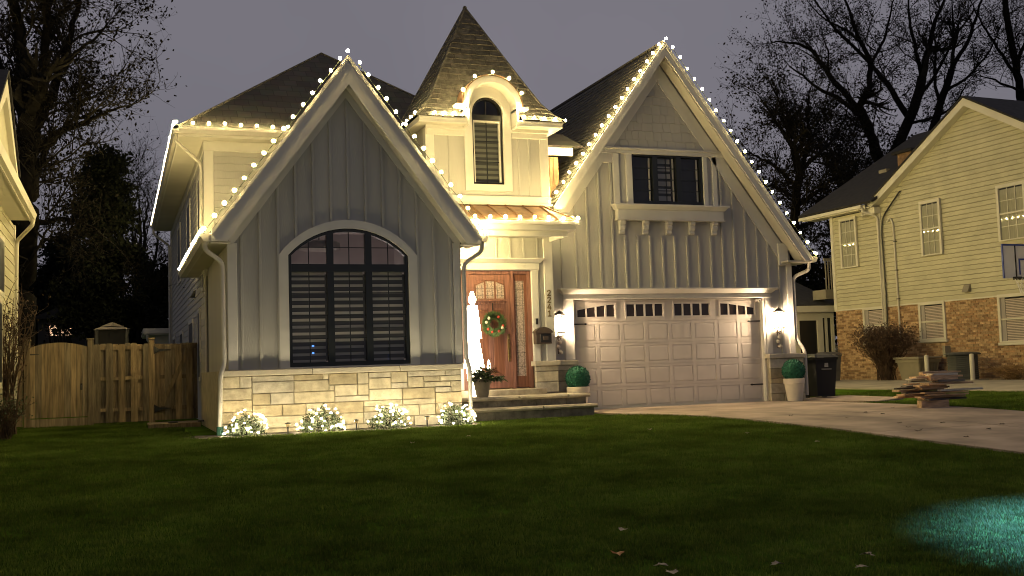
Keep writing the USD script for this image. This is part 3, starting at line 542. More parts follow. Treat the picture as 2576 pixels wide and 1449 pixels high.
frost = mat('textured_door_glass', (.42, .33, .29), .25, .3, 30, .5, 60)
for k, (a, b, h0, h1) in enumerate(((7.115, 7.30, 2.74, 2.82), (7.335, 7.525, 2.83, 2.83), (7.56, 7.745, 2.82, 2.74))):
    part(D_, 'door_light', prism([(a, 2.46), (b, 2.46), (b, h1), (a, h0)], YD+.03, YD+.056), frost)
    part(D_, 'light_frame', prism(Polygon([(a-.02, 2.445), (b+.02, 2.445), (b+.02, h1+.025), (a-.02, h0+.025)]).difference(Polygon([(a, 2.46), (b, 2.46), (b, h1), (a, h0)])), YD+.02, YD+.056), door_wood2)
    part(D_, 'lead_came', [box(a+.03, a+.036, YD+.026, YD+.03, 2.47, min(h0, h1)), box(b-.05, b-.044, YD+.026, YD+.03, 2.47, min(h0, h1)), box(a, b, YD+.026, YD+.03, 2.53, 2.536), box(a, b, YD+.026, YD+.03, 2.68, 2.686)], black_metal)
part(D_, 'door_handle', [rbox(7.795, 7.855, YD+.025, YD+.04, 1.12, 1.70, .004), tube(ellbow([(7.825, YD+.03, 1.50), (7.825, YD-.03, 1.46), (7.825, YD-.03, 1.24), (7.825, YD+.03, 1.20)], .04), .011, 6), sphere((7.825, YD+.02, 1.62), .026, 1)], brass)
S_ = part(H, 'sidelight', [box(7.955, 8.00, YD+.04, YD+.1, .56, 2.98), box(8.21, 8.27, YD+.04, YD+.1, .56, 2.98), box(8.00, 8.21, YD+.04, YD+.1, 2.84, 2.98), box(8.00, 8.21, YD+.04, YD+.1, .56, .80)], door_wood2)
part(S_, 'sidelight_glass', box(8.00, 8.21, YD+.06, YD+.07, .80, 2.84), frost)
part(S_, 'lead_came', [box(8.03, 8.036, YD+.055, YD+.06, .8, 2.84), box(8.175, 8.181, YD+.055, YD+.06, .8, 2.84)]+[box(8.0, 8.21, YD+.055, YD+.06, z, z+.006) for z in (1.0, 1.3, 2.3, 2.65)], black_metal)
num_m = mat('number_bronze', (.16, .11, .035), .4, .1, 5)
for k, ch in enumerate('2241'):
    m = meshkit.text_mesh(ch, .125, .012, bold=True); v = np.array(m.vertices); c = (v[:, 0].min()+v[:, 0].max())/2
    part(H, 'house_number', (np.stack([8.755+v[:, 0]-c, YD-.03-v[:, 2], 2.505-.148*k+v[:, 1]], 1), np.array(m.faces)), num_m)
part(H, 'doorbell', [rbox(8.425, 8.475, YD-.06, YD-.04, 1.89, 2.02, .004)], black_metal)
# stone piers either side of the garage door
def pier(x0, x1, yf, z0, seed, cap_over=.03, depth=.35):
    p = part(H, 'stone_pier', box(x0+.02, x1-.02, yf+.03, yf+depth, z0-.1, 1.0), mortar)
    def f(a, b, c, d, g): part(p, 'stone', rbox(a, b, yf+g.uniform(-.012, .012), yf+.05, c, d, .01), g.choice(stones))
    ashlar(p, x0, x1, z0, 1.0, f, unit=.12, seed=seed, wmax=4)
    part(p, 'stone_cap', rbox(x0-cap_over, x1+cap_over, yf-.05, yf+depth, 1.0, 1.105, .012), capstone)
pier(8.34, 8.87, 21.24, .43, 11); pier(8.93, 9.46, 21.62, -.06, 12); pier(14.42, 15.38, 21.62, -.06, 14)
# steps
part(H, 'threshold_step', rbox(6.3, 8.47, 20.95, YD, .40, .535, .012), bluestone)
for k, (a, b) in enumerate(((6.2, 7.55), (7.558, 8.62), (8.628, 9.13))): part(H, 'landing_slab', rbox(a, b, 20.18, 21.3, .335, .41, .034), bluestone)
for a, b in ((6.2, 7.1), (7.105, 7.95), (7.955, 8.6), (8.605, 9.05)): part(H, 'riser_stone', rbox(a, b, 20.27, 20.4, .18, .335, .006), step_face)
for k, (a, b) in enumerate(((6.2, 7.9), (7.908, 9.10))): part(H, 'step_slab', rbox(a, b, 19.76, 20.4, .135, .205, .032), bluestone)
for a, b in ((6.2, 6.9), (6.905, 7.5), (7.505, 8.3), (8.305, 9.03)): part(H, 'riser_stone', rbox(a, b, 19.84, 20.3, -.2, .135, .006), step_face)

# ---------------------------------------------------------------- garage wing
GY = 21.8
shake_z = 5.92
hole = sbox(9.50, -1, 14.40, 2.45).union(sbox(11.09, 4.64, 12.945, 5.82))
gg_wall = Polygon([(8.86, -.1), (15.25, -.1), (15.25, ggz(15.25)-.1), (GGC, GGT-.1), (8.86, ggz(8.86)-.1)])
part(H, 'garage_wall', prism(gg_wall.difference(hole), GY, GY+.15), siding)
part(H, 'garage_side_wall', box(8.87, 8.97, GY+.15, 28, -.1, 4.2), siding)
avoid = unary_union([sbox(10.56, 3.9, 13.36, 5.92), sbox(9.1, -1, 14.76, 2.70)])
battens(H, [9.27, 9.62, 9.92, 10.22, 10.535, 10.85, 11.16, 11.48, 11.80, 12.115, 12.44, 12.75, 13.07, 13.39, 13.71, 14.03, 14.33, 14.63, 14.92], lambda x: 1.1 if x > 14.5 or x < 9.4 else 2.69, lambda x: min(5.56, ggz(x)-.80), GY, .05, avoid)
part(H, 'corner_board', rbox(15.12, 15.27, GY-.03, GY, 1.1, 3.35), trim)
roof_g = [(GGC, GGT)]
part(H, 'garage_roof', [slab((8.72, 21.405, ggz(8.72)), (GGC, 21.405, GGT), (GGC, 30, GGT), (8.72, 30, ggz(8.72)), .07), slab((GGC, 21.405, GGT), (15.62, 21.405, ggz(15.62)), (15.62, 32, ggz(15.62)), (GGC, 32, GGT), .07)], roof_side)
# left slope, course by course, as the porch lights rake across it
sh = []
L_ = math.hypot(1, GGS); s = 0.0
while s < 3.1*L_-.1:
    x0 = 8.72+s/L_; x1 = x0+.17/L_; y = 21.36+rnd.uniform(-.2, 0)
    while y < 29.5:
        w = rnd.uniform(.25, .42); y0, y1 = max(y, 21.40), y+w-.01; t = rnd.uniform(.018, .03); nx, nz = -GGS/L_, 1/L_
        if y1 > y0+.03:
            b = [(x0, y1, ggz(x0)), (x0, y0, ggz(x0)), (x1, y0, ggz(x1)), (x1, y1, ggz(x1))]
            sh.append(hexa(b+[(x0+nx*t, y1, ggz(x0)+nz*t), (x0+nx*t, y0, ggz(x0)+nz*t), (x1+nx*.005, y0, ggz(x1)+nz*.005), (x1+nx*.005, y1, ggz(x1)+nz*.005)]))
        y += w
    s += .15
part(H, 'garage_roof_shingles', sh, shingle, kind='stuff')
part(H, 'ridge_cap', tube([(GGC, 21.41, GGT+.01), (GGC, 30, GGT+.01)], .04, 5), shingle)
for s_, ft, zc in ((-1, 8.95, 4.40), (1, 15.57, 3.30)):
    rake(GGC, GGT, GGS, ft, 21.36, .025, .34, zc, s_, 'rake_board', trim, .045); rake(GGC, GGT, GGS, ft-s_*.02, 21.34, .012, .13, zc, s_, 'rake_moulding', trim, .02)
    rake(GGC, GGT, GGS, GGC+s_*(2.75 if s_ < 0 else 3.15), GY-.04, .40, .80 if s_ < 0 else .88, zc if s_ < 0 else 3.34, s_, 'frieze_board', trim, .04)
    x = lambda z, d: GGC+s_*(GGT-d-z)/GGS
    a, b = (GGC, GGT-.34), (x(zc, .34), zc)
    part(H, 'soffit', prism([a, b, (b[0], b[1]+.02), (a[0], a[1]+.03)] if s_ < 0 else [a, (a[0], a[1]+.03), (b[0], b[1]+.02), b], 21.43, GY-.04), trim_soffit)
part(H, 'eave_return', [box(14.95, 15.57, 21.43, GY, 3.28, 3.31)], trim_soffit)
part(H, 'pendant_board', rbox(14.88, 15.14, GY-.10, GY-.04, 3.22, 3.75), trim)
part(H, 'eave_soffit', box(15.27, 15.57, GY, 32, 3.28, 3.30), trim_soffit); part(H, 'eave_fascia', box(15.57, 15.60, 21.4, 32, 3.28, 3.40), trim)
part(H, 'gutter', prism([(15.60, 3.27), (15.69, 3.27), (15.74, 3.38), (15.60, 3.40)], 21.36, 32), gutter_m)
part(H, 'downspout', tube(ellbow([(15.67, 21.62, 3.28), (15.67, 21.64, 3.10), (15.34, 21.83, 2.95), (15.34, 21.83, 1.45), (15.50, 21.74, 1.16), (15.50, 21.74, .1)], .12), .042, 8), gutter_m, smooth=50)
# band, side boards, shakes
part(H, 'belt_board', rbox(GGC-1.62, GGC+1.72, GY-.045, GY-.0, 5.79, 5.92, .008), trim); part(H, 'belt_moulding', rbox(GGC-1.58, GGC+1.66, GY-.075, GY-.045, 5.885, 5.93, .006), trim)
for a, b in ((GGC-1.75, 10.60), (13.31, GGC+1.85)): part(H, 'side_board', rbox(a, b, GY-.03, GY, 5.56, 5.79), trim)
z = 5.925
while z < 7.75:
    ex = .205; xl = GGC-(GGT-.62-z)/GGS; xr = 2*GGC-xl; x = xl-rnd.uniform(0, .15)
    while x < xr:
        w = rnd.uniform(.13, .30); a, b = max(x, xl), min(x+w-.006, xr); dz = rnd.uniform(-.022, .012)
        if b-a > .03: part(H, 'shake_shingle', hexa([(a, GY-.03, z+dz), (b, GY-.03, z+dz+rnd.uniform(-.006, .006)), (b, GY, z+dz), (a, GY, z+dz), (a, GY-.008, z+ex), (b, GY-.008, z+ex), (b, GY, z+ex), (a, GY, z+ex)]), siding)
        x += w
    z += ex
# window group over the garage
for a, b in ((10.60, 10.76), (10.93, 11.09), (12.945, 13.06), (13.19, 13.31)): part(H, 'window_trim', rbox(a, b, GY-.04, GY, 4.60, 5.79), trim)
W3 = part(H, 'triple_window', [box(11.09, 12.945, GY+.0, GY+.1, 5.75, 5.82), box(11.09, 12.945, GY+.0, GY+.1, 4.64, 4.71), box(11.09, 11.15, GY+.0, GY+.1, 4.71, 5.75), box(12.885, 12.945, GY+.0, GY+.1, 4.71, 5.75), box(11.63, 11.76, GY-.005, GY+.1, 4.71, 5.75), box(12.25, 12.38, GY-.005, GY+.1, 4.71, 5.75)], black)
for k, (a, b) in enumerate(((11.15, 11.63), (11.76, 12.25), (12.38, 12.885))):
    part(W3, 'pane', sheet([(a, GY+.07, 4.71), (b, GY+.07, 4.71), (b, GY+.07, 5.75), (a, GY+.07, 5.75)]), glass)
    for z in (4.965, 5.225, 5.485): part(W3, 'muntin', box(a, b, GY+.05, GY+.066, z-.01, z+.01), black)
    part(W3, 'sash_edge', box(b-.065, b-.03, GY+.08, GY+.10, 4.72, 5.73), band_m if k != 1 else band_m)
    part(W3, 'shade', box(a, b-.07, GY+.2, GY+.204, 4.7, 5.75), dark_in if k != 1 else sheer_m)
    if k == 1:
        part(W3, 'muntin', box((a+b)/2-.008, (a+b)/2+.008, GY+.05, GY+.066, 4.71, 5.75), black)
        for j in range(6): part(W3, 'shade_band', box(a, b-.07, GY+.18, GY+.184, 4.75+.175*j, 4.86+.175*j), band_m)
part(H, 'upper_room', box(10.9, 13.1, GY+.5, GY+.55, 4.5, 5.9), dark_in)
part(H, 'window_ledge', [rbox(10.62, 13.37, GY-.17, GY, 4.26, 4.48, .008), hexa([(10.60, GY-.19, 4.48), (13.39, GY-.19, 4.48), (13.39, GY, 4.48), (10.60, GY, 4.48), (10.53, GY-.26, 4.555), (13.46, GY-.26, 4.555), (13.46, GY, 4.555), (10.53, GY, 4.555)]), rbox(10.51, 13.48, GY-.28, GY, 4.555, 4.595, .006), rbox(10.60, 13.39, GY-.185, GY, 4.235, 4.26, .004)], trim)
for k in range(5):
    x = 10.76+.6*k
    part(H, 'corbel', prism_x([(GY-.14, 4.235), (GY, 4.235), (GY, 3.93), (GY-.045, 3.93), (GY-.075, 3.965), (GY-.06, 4.02), (GY-.10, 4.05), (GY-.115, 4.10), (GY-.095, 4.14), (GY-.14, 4.17)][::-1], x-.06, x+.06), trim)
# header and casing of the door
part(H, 'garage_header', [rbox(9.27, 14.62, GY-.05, GY, 2.45, 2.56, .008), hexa([(9.25, GY-.06, 2.56), (14.64, GY-.06, 2.56), (14.64, GY, 2.56), (9.25, GY, 2.56), (9.15, GY-.19, 2.655), (14.74, GY-.19, 2.655), (14.74, GY, 2.655), (9.15, GY, 2.655)]), rbox(9.13, 14.76, GY-.21, GY, 2.655, 2.685, .006), rbox(9.26, 14.63, GY-.075, GY-.05, 2.45, 2.475, .006)], trim)
part(H, 'garage_casing', rbox(9.27, 9.50, GY-.04, GY+.1, 1.105, 2.45), trim); part(H, 'garage_casing', [rbox(14.388, 14.46, GY-.03, GY+.1, -.06, 2.45), rbox(14.46, 14.63, GY-.04, GY, 1.105, 2.45)], trim)
part(H, 'garage_jamb', box(9.46, 9.50, GY-.04, GY+.1, -.06, 1.1), trim)
G = part(H, 'garage_door', box(9.50, 14.40, GY+.115, GY+.14, -.05, 2.45), garage_m)
part(G, 'bottom_seal', box(9.50, 14.40, GY+.08, GY+.115, -.05, -.015), black_metal)
SECH = 2.46/5; PWD = 4.90/8
for r in range(5):
    z0 = -.012+SECH*r; z1 = z0+SECH-.012
    if r < 4:
        fr = sbox(9.50, z0, 14.40, z1)
        for k in range(8): fr = fr.difference(sbox(9.50+PWD*k+.045, z0+.055, 9.50+PWD*(k+1)-.045, z1-.055))
        s = part(G, 'door_section', prism(fr, GY+.092, GY+.115), garage_m)
        for k in range(8):
            a, b = 9.50+PWD*k+.045, 9.50+PWD*(k+1)-.045; c, e = z0+.056, z1-.056; part(s, 'raised_panel', (np.array([[a, GY+.104, c], [b, GY+.104, c], [b, GY+.104, e], [a, GY+.104, e], [a+.035, GY+.0945, c+.035], [b-.035, GY+.0945, c+.035], [b-.035, GY+.0945, e-.035], [a+.035, GY+.0945, e-.035]]), np.array([[0, 1, 5], [0, 5, 4], [1, 2, 6], [1, 6, 5], [2, 3, 7], [2, 7, 6], [3, 0, 4], [3, 4, 7], [4, 5, 6], [4, 6, 7]])), garage_m)
    else:
        fr = sbox(9.50, z0, 14.40, z1); lights = []
        top = lambda x: 2.335-.13*max(0, (abs(x-11.95)-1.40)/.95)**1.3
        for k in range(4):
            for j in range(4):
                a = 9.50+.135+1.225*k+.24*j; b = a+.20; lights.append(Polygon([(a, 2.06), (b, 2.06), (b, top(b)), ((a+b)/2, top((a+b)/2)), (a, top(a))]))
        s = part(G, 'window_section', prism(fr.difference(unary_union(lights)), GY+.085, GY+.115), garage_m)
        for k in range(4):
            a, b = 9.50+.09+1.225*k, 9.50+1.10+1.225*k
            part(s, 'window_surround', prism(sbox(a, 2.015, b, 2.385).difference(sbox(a+.025, 2.04, b-.025, 2.36)), GY+.07, GY+.085), garage_m)
        for g in lights:
            part(s, 'garage_pane', sheet([(x, GY+.105, z) for x, z in list(g.exterior.coords)[:-1]]), mat('garage_pane_glass', (.035, .025, .02), .08, .1, 2) if not stage.GetPrimAtPath('/World/Looks/garage_pane_glass') else UsdShade.Material.Get(stage, '/World/Looks/garage_pane_glass'))
def hinge(x, z, s):
    part(G, 'strap_hinge', prism([(x, z-.018), (x+s*.27, z-.012), (x+s*.31, z-.022), (x+s*.355, z), (x+s*.31, z+.022), (x+s*.27, z+.012), (x, z+.018)][::s], GY+.08, GY+.092), black_metal)
hinge(9.52, 1.90, 1); hinge(14.38, 1.90, -1); hinge(9.52, .40, 1); hinge(14.38, .40, -1)
part(H, 'security_camera', [box(14.26, 14.36, GY-.02, GY+.06, 2.36, 2.42), sphere((14.30, GY-.03, 2.375), .035, 1)], white_plastic); part(H, 'camera_lens', sphere((14.30, GY-.058, 2.37), .018, 1), black_metal)
# between the tower and the garage roof
part(H, 'link_roof', [box(8.84, 9.9, 22.05, 24, 5.93, 5.96), slab((8.84, 22.0, 5.96), (10.0, 22.0, 5.96), (10.0, 23.2, 6.5), (8.84, 23.2, 6.5), .03)], roof_plain)
part(H, 'link_fascia', rbox(8.84, 9.75, 22.05, 22.09, 5.74, 5.93), trim)
part(H, 'copper_cheek', [box(8.84, 9.42, 22.16, 22.19, 4.2, 5.72)]+[box(8.90+.1*k, 8.915+.1*k, 22.135, 22.16, 4.4, 5.70) for k in range(5)], copper)
part(H, 'copper_downspout', tube(ellbow([(9.02, 22.1, 5.7), (9.04, 22.05, 5.3), (9.12, 22.0, 4.9), (9.10, 22.0, 4.5)], .1), .045, 8), copper, smooth=50)

# ---------------------------------------------------------------- light strings
RY = 19.158; RG = 21.355
def string(label, runs, group=None, r=.034, m=bulb_ms, wire=True, name='light_string', tilt=None):
    t = thing(name, label, 'string lights', group)
    for pts in runs:
        for p in pts: part(t, 'bulb', (bulb_v*(r*nr.uniform(.9, 1.08))*[1, 1, 1.08]+np.asarray(p)+nr.normal(0, .006, 3), bulb_f), m[nr.integers(0, 3)], smooth=True)
        if wire and len(pts) > 1:
            P = np.asarray(pts, float)-[0, 0, .05]; part(t, 'wire', tube(P, .006, 4), wire_m)
            part(t, 'sockets', [box(p[0]-.014, p[0]+.014, p[1]-.014, p[1]+.014, p[2]-.055, p[2]-.02) for p in pts], wire_m, kind='stuff')
    return t
def along(a, b, n, skip=0):
    a, b = np.asarray(a, float), np.asarray(b, float); return [a+(b-a)*t+[0, nr.uniform(-.006, .006), nr.uniform(-.006, .006)] for t in np.linspace(0, 1, n)[skip:]]
o = .06
string('warm white bulb string up both edges of the front left gable roof', [along((1.42, RY, lgz(1.50)+.07), (LGC-.16, RY, LGT-.08), 15), [(LGC, RY, LGT+.06)], along((LGC+.20, RY, LGT-.14), (6.60, RY, lgz(6.53)+.07), 15)], m=porch_ms)
string('warm white bulb string along the left rear eave, seen end-on as a bright line', [along((1.16, 23.66, 6.46), (1.16, 39.7, 6.46), 52)], m=porch_ms)
string('short warm white bulb string along the lower left side eave', [along((1.38, 19.4, 3.56), (1.38, 26.4, 3.56), 25)], m=porch_ms)
string('warm white bulb string on the rear wing gutter, left of the front gable', [along((1.20, 23.67, 6.47), (3.58, 23.67, 6.47), 8)], m=porch_ms)
arc = [(TC[0]+.012+.735*math.sin(t), e0-.075, 6.5+.735*math.cos(t)) for t in np.linspace(-1.12, 1.12, 5)]
string('warm white bulb string along the tower eave and over its arched window hood', [along((TC[0]-TH-.03, e0+1.5, 6.31), (TC[0]-TH-.03, e0+.1, 6.31), 5), along((TC[0]-TH+.35, e0-.055, 6.31), (6.82, e0-.055, 6.31), 4)+[(6.86, e0-.10, 6.47)]+arc+[(8.04, e0-.10, 6.46)], along((8.16, e0-.055, 6.31), (TC[0]+TH+.06, e0-.03, 6.30), 5)], m=porch_ms)
string('warm white bulb string along the copper porch roof edge above the front door', [along((6.75, PY-.075, 4.045), (PX1+.02, PY-.075, 4.045), 8)+[(9.06, PY+.35, 4.10), (9.02, PY+.8, 4.22)], [(8.95, 22.0, 5.80), (9.0, 22.1, 5.45), (8.93, 22.1, 5.15)]], m=porch_ms)
string('short warm white bulb string under the eave corner between the front gable and the porch', [along((6.62, 19.5, 3.60), (6.74, 21.05, 3.62), 9)])
string('warm white bulb string up both edges of the garage gable roof', [along((8.84, RG, ggz(8.95)+.07), (GGC-.16, RG, GGT-.08), 18), [(GGC+.02, RG, GGT+.07)], along((GGC+.20, RG, GGT-.12), (15.64, RG, ggz(15.57)+.10), 21)], m=porch_ms)
string('warm white bulb string turning the corner onto the right side eave of the garage', [along((15.72, 21.4, 3.46), (15.76, 32, 3.46), 37)])
string('warm white bulb string on the right rear upper eave, seen mirrored in the neighbouring windows', [along((15.74, 29.2, 6.46), (15.74, 44.6, 6.46), 56)])
part(H, 'rear_right_wall', [box(15.1, 15.25, 29.0, 44.5, -.1, 6.2), box(8.9, 15.1, 29.0, 29.15, 3.0, 6.2)], siding); part(H, 'eave_fascia', box(15.62, 15.66, 28.7, 44.8, 6.2, 6.38), trim); part(H, 'eave_soffit', box(15.25, 15.62, 28.9, 44.6, 6.2, 6.22), trim_soffit)
part(H, 'rear_roof', slab((15.70, 28.6, 6.40), (15.70, 45, 6.40), (11.6, 45, 8.2), (11.6, 28.6, 8.2), .05), roof_side)

# ---------------------------------------------------------------- things on and by the house
def lantern(x, label):
    t = thing('wall_lantern', label, 'wall lantern', 'lanterns beside the garage door', (x, GY-.02, 1.90)); y = GY-.15; f = []
    part(t, 'back_plate', rbox(x-.06, x+.06, GY-.035, GY, 1.78, 2.05, .006), black_metal)
    for dx in (-.085, .085):
        for dy in (-.085, .085): f.append(box(x+dx-.008, x+dx+.008, y+dy-.008, y+dy+.008, 1.72, 2.10))
    part(t, 'frame', f+[box(x-.10, x+.10, y-.10, y+.10, 2.10, 2.125), box(x-.10, x+.10, y-.10, y+.10, 1.70, 1.72)], black_metal)
    part(t, 'cap', lathe([(.13, 2.125), (.05, 2.18), (.02, 2.19), (0.001, 2.22)], 4, (x, y, 0)), black_metal)
    part(t, 'arm', tube([(x, GY, 1.95), (x, y, 2.16)], .012), black_metal)
    for d in ((0, -.085), (0, .085), (-.085, 0), (.085, 0)):
        part(t, 'glass_panel', box(x+d[0]-(.077 if d[1] else .002), x+d[0]+(.077 if d[1] else .002), y+d[1]-(.002 if d[1] else .077), y+d[1]+(.002 if d[1] else .077), 1.72, 2.10), lamp_glass)
    part(t, 'lamp', lathe([(.001, 1.75), (.045, 1.77), (.055, 1.86), (.05, 2.0), (.03, 2.05), (.001, 2.06)], 12, (x, y, 0)), lantern_m, smooth=True)
    s = thing('ornament_swag', 'pale round ornaments hanging below the %s garage lantern' % label.split()[1], 'ornament', None, (x, GY-.06, 1.45))
    part(s, 'ribbon', [tube([(x-.01, GY-.05, 1.70), (x+.015, GY-.05, 1.5), (x-.01, GY-.05, 1.25)], .012, 5)]+[tube([(x, GY-.06, 1.63), (x+.09*math.cos(k), GY-.08, 1.62+.06*math.sin(k)), (x+.03*math.cos(k+.5), GY-.07, 1.60+.03*math.sin(k))], .010, 4) for k in (0.3, 1.7, 3.0, 4.2, 5.4)], mat('swag_ribbon', (.14, .09, .06), .7) if not stage.GetPrimAtPath('/World/Looks/swag_ribbon') else UsdShade.Material.Get(stage, '/World/Looks/swag_ribbon'))
    for k, (dx, z) in enumerate(((.02, 1.50), (-.02, 1.40), (.035, 1.28))): part(s, 'ornament_ball', sphere((x+dx, GY-.09, z), .044, 2), pearl, smooth=True)
lantern(9.10, 'lit left black wall lantern between the house number and the garage door')
lantern(14.76, 'lit right black wall lantern between the garage door and the bins')
def topiary(x, y, z, label):
    t = thing('topiary_planter', label, 'planter', 'topiary balls beside the garage door', (x, y, z))
    part(t, 'pot', lathe([(.001, z), (.155, z), (.165, z+.02), (.225, z+.43), (.245, z+.44), (.25, z+.55), (.22, z+.56), (.21, z+.50), (.001, z+.49)], 28, (x, y, 0)), pot_white, smooth=40)
    m = trimesh.creation.icosphere(4, 1.0); v = np.array(m.vertices); d = .255*(1+.10*(meshkit.fbm(v*5, 3, int(x))-.5)+.05*(meshkit.noise(v*22, 3)-.5)); v = v*d[:, None]
    part(t, 'ball', (v+[x, y, z+.74], np.array(m.faces)), ball_m, smooth=True)
    g = random.Random(int(x*10)); V, F = [], []
    for k in range(2600):
        a = np.array([g.gauss(0, 1) for _ in range(3)]); a /= np.linalg.norm(a); p = a*.25; w = np.array([g.gauss(0, 1) for _ in range(3)])*.016; q_ = a*g.uniform(.012, .03)+np.array([g.gauss(0, 1) for _ in range(3)])*.012; i = len(V)
        V += [p-w*.5, p+w*.5, p+q_]; F.append([i, i+1, i+2])
    part(t, 'leaves', (np.array(V)+[x, y, z+.74], np.array(F)), ball_m, kind='stuff')
topiary(9.29, 21.2, -.03, 'green ball topiary in a white pot half hidden behind the front steps')
topiary(14.83, 21.28, -.04, 'green ball topiary in a tall white pot on the driveway at the right stone pier')

# tall glowing tiered figure
t = thing('lit_tiered_figure', 'tall glowing white tiered holiday figure standing beside the front door', 'holiday decoration', None, (6.81, 20.78, .41)); fx, fy = 6.815, 20.78
def tier(z0, z1, r0, r1, n=22, wav=.05):
    m = lathe([(.001, z0), (r0, z0), (r0*.97, z0+.04), ((r0+r1)/2, (z0+z1)/2), (r1, z1), (.001, z1)], n, (0, 0, 0)); v = m[0]; a = np.arctan2(v[:, 1], v[:, 0]); v = v*np.stack([1+wav*np.cos(7*a), 1+wav*np.cos(7*a), np.ones(len(a))], 1); return v+[fx, fy, 0], m[1]
for z0, z1, r0, r1 in ((1.60, 2.27, .180, .105), (1.00, 1.64, .215, .115), (.50, 1.02, .11, .16)): part(t, 'tier', tier(z0, z1, r0, r1), figure_m, smooth=40)
part(t, 'topper', [sphere((fx, fy, 2.52), (.045, .04, .05), 2), sphere((fx, fy, 2.40), (.085, .05, .10), 2), sphere((fx, fy, 2.28), (.05, .04, .06), 2)], figure_m, smooth=True)
part(t, 'stem', [tube([(fx, fy, .40), (fx, fy, .64)], [.085, .05], 12)], figure_m); part(t, 'base', lathe([(.001, .41), (.10, .41), (.10, .425), (.001, .43)], 16, (fx, fy, 0)), white_plastic)
part(t, 'side_candle', [lathe([(.001, .95), (.045, .96), (.03, 1.10), (.001, 1.17)], 10, (fx+.28, fy-.1, 0))], figure_m)

# entrance planter
def leaf_cluster(c, n, spread, size, seed, up=.5, out=1.0, droop=.2):
    g = random.Random(seed); V, F = [], []; c = np.asarray(c, float)
    for _ in range(n):
        a = g.uniform(0, 6.28); el = g.uniform(-.2, 1.3)*up*1.4; L = g.uniform(.5, 1)*spread
        d = np.array([math.cos(a)*math.cos(el)*out, math.sin(a)*math.cos(el)*out, math.sin(el)]); p = c+d*L*g.uniform(.3, 1)
        sd = np.cross(d, [0, 0, 1]); sd = sd/(np.linalg.norm(sd)+1e-9); s = size*g.uniform(.6, 1.3); tip = p+d*s+np.array([0, 0, -droop*s]); md = p+d*s*.45+np.array([0, 0, .08*s]); i = len(V)
        V += [p, md+sd*s*.24, tip, md-sd*s*.24]; F += [[i, i+1, i+2], [i, i+2, i+3]]
    return np.array(V), np.array(F)
t = thing('entrance_planter', 'tapered taupe pot with mixed winter greens on the top step by the front door', 'planter', None, (6.84, 20.38, .41)); c = (6.84, 20.38)
part(t, 'pot', lathe([(.001, .41), (.115, .41), (.12, .42), (.175, .72), (.188, .725), (.19, .775), (.168, .78), (.16, .74), (.001, .73)], 28, (*c, 0)), pot_tan, smooth=40)
part(t, 'greens', leaf_cluster((*c, .76), 330, .30, .12, 3), leaf_m, kind='stuff'); part(t, 'russet_leaves', leaf_cluster((c[0]+.16, c[1]-.02, .90), 60, .17, .09, 4), leaf_r, kind='stuff')
part(t, 'trailing_sprigs', leaf_cluster((c[0]+.22, c[1]-.05, .76), 90, .24, .09, 5, .25, 1.2, .6), leaf_m, kind='stuff')
g = random.Random(8); part(t, 'twig', [tube([(c[0], c[1], .8), (c[0]+g.uniform(-.12, .12), c[1]+g.uniform(-.1, .1), 1.0), (c[0]+g.uniform(-.2, .2), c[1]+g.uniform(-.1, .1), 1.18)], [.006, .004, .002], 4) for _ in range(7)], twig_m)

# wreath on the door
t = thing('wreath', 'round evergreen wreath with red and cream ornaments hanging on the front door', 'wreath', None, (7.46, 21.34, 1.91)); wc = np.array([7.46, 21.32, 1.91])
V, F = [], []
for k in range(1500):
    a = rnd.uniform(0, 6.283); b = rnd.uniform(0, 6.283); rr = .185+rnd.gauss(0, .008); rad = np.array([math.cos(a), 0, math.sin(a)]); tan = np.array([-math.sin(a), 0, math.cos(a)])
    d = rad*math.cos(b)+np.array([0, -1, 0])*abs(math.sin(b))*.8; dirn = d+tan*rnd.uniform(.3, 1.2); dirn /= np.linalg.norm(dirn); p = wc+rad*rr+d*.03; L = rnd.uniform(.04, .10); w = np.cross(dirn, [0, 1, .2]); w = w/np.linalg.norm(w)*.008; i = len(V)
    V += [p-w, p+w, p+dirn*L*.6+w, p+dirn*L, p+dirn*L*.6-w]; F += [[i, i+1, i+2], [i, i+2, i+4], [i+4, i+2, i+3]]
part(t, 'needles', (np.array(V), np.array(F)), wreath_m, kind='stuff')
part(t, 'ring', tube([wc+np.array([.185*math.cos(a), 0, .185*math.sin(a)]) for a in np.linspace(0, 6.2832, 25)], .035, 7, False), leaf_m)
part(t, 'hanger', box(7.45, 7.47, 21.375, 21.385, 2.1, 2.36), black_metal)
for k, (a, mm) in enumerate(((-.5, cream_m), (-1.1, red_m), (-1.9, red_m), (-2.5, red_m), (2.9, cream_m), (1.1, red_m), (-.2, red_m), (2.3, cream_m))): part(t, 'ornament', sphere(wc+np.array([.19*math.cos(a), -.055, .17*math.sin(a)]), .032, 2), mm, smooth=True)

# mailbox
t = thing('mailbox', 'dark bronze arched wall mailbox on the narrow wall left of the garage', 'mailbox', None, (8.55, 21.3, 1.47))
part(t, 'body', [rbox(8.36, 8.73, 21.22, 21.36, 1.47, 1.72, .008)], mail_m); part(t, 'lid', prism([(8.345, 1.70), (8.745, 1.70), (8.745, 1.735), (8.68, 1.79), (8.61, 1.82), (8.55, 1.83), (8.48, 1.82), (8.41, 1.79), (8.345, 1.735)], 21.19, 21.37), mail_m)
part(t, 'front_plate', rbox(8.47, 8.70, 21.205, 21.22, 1.50, 1.68, .004), black_metal); part(t, 'slot_plate', rbox(8.52, 8.64, 21.195, 21.206, 1.55, 1.63, .004), mail_m)

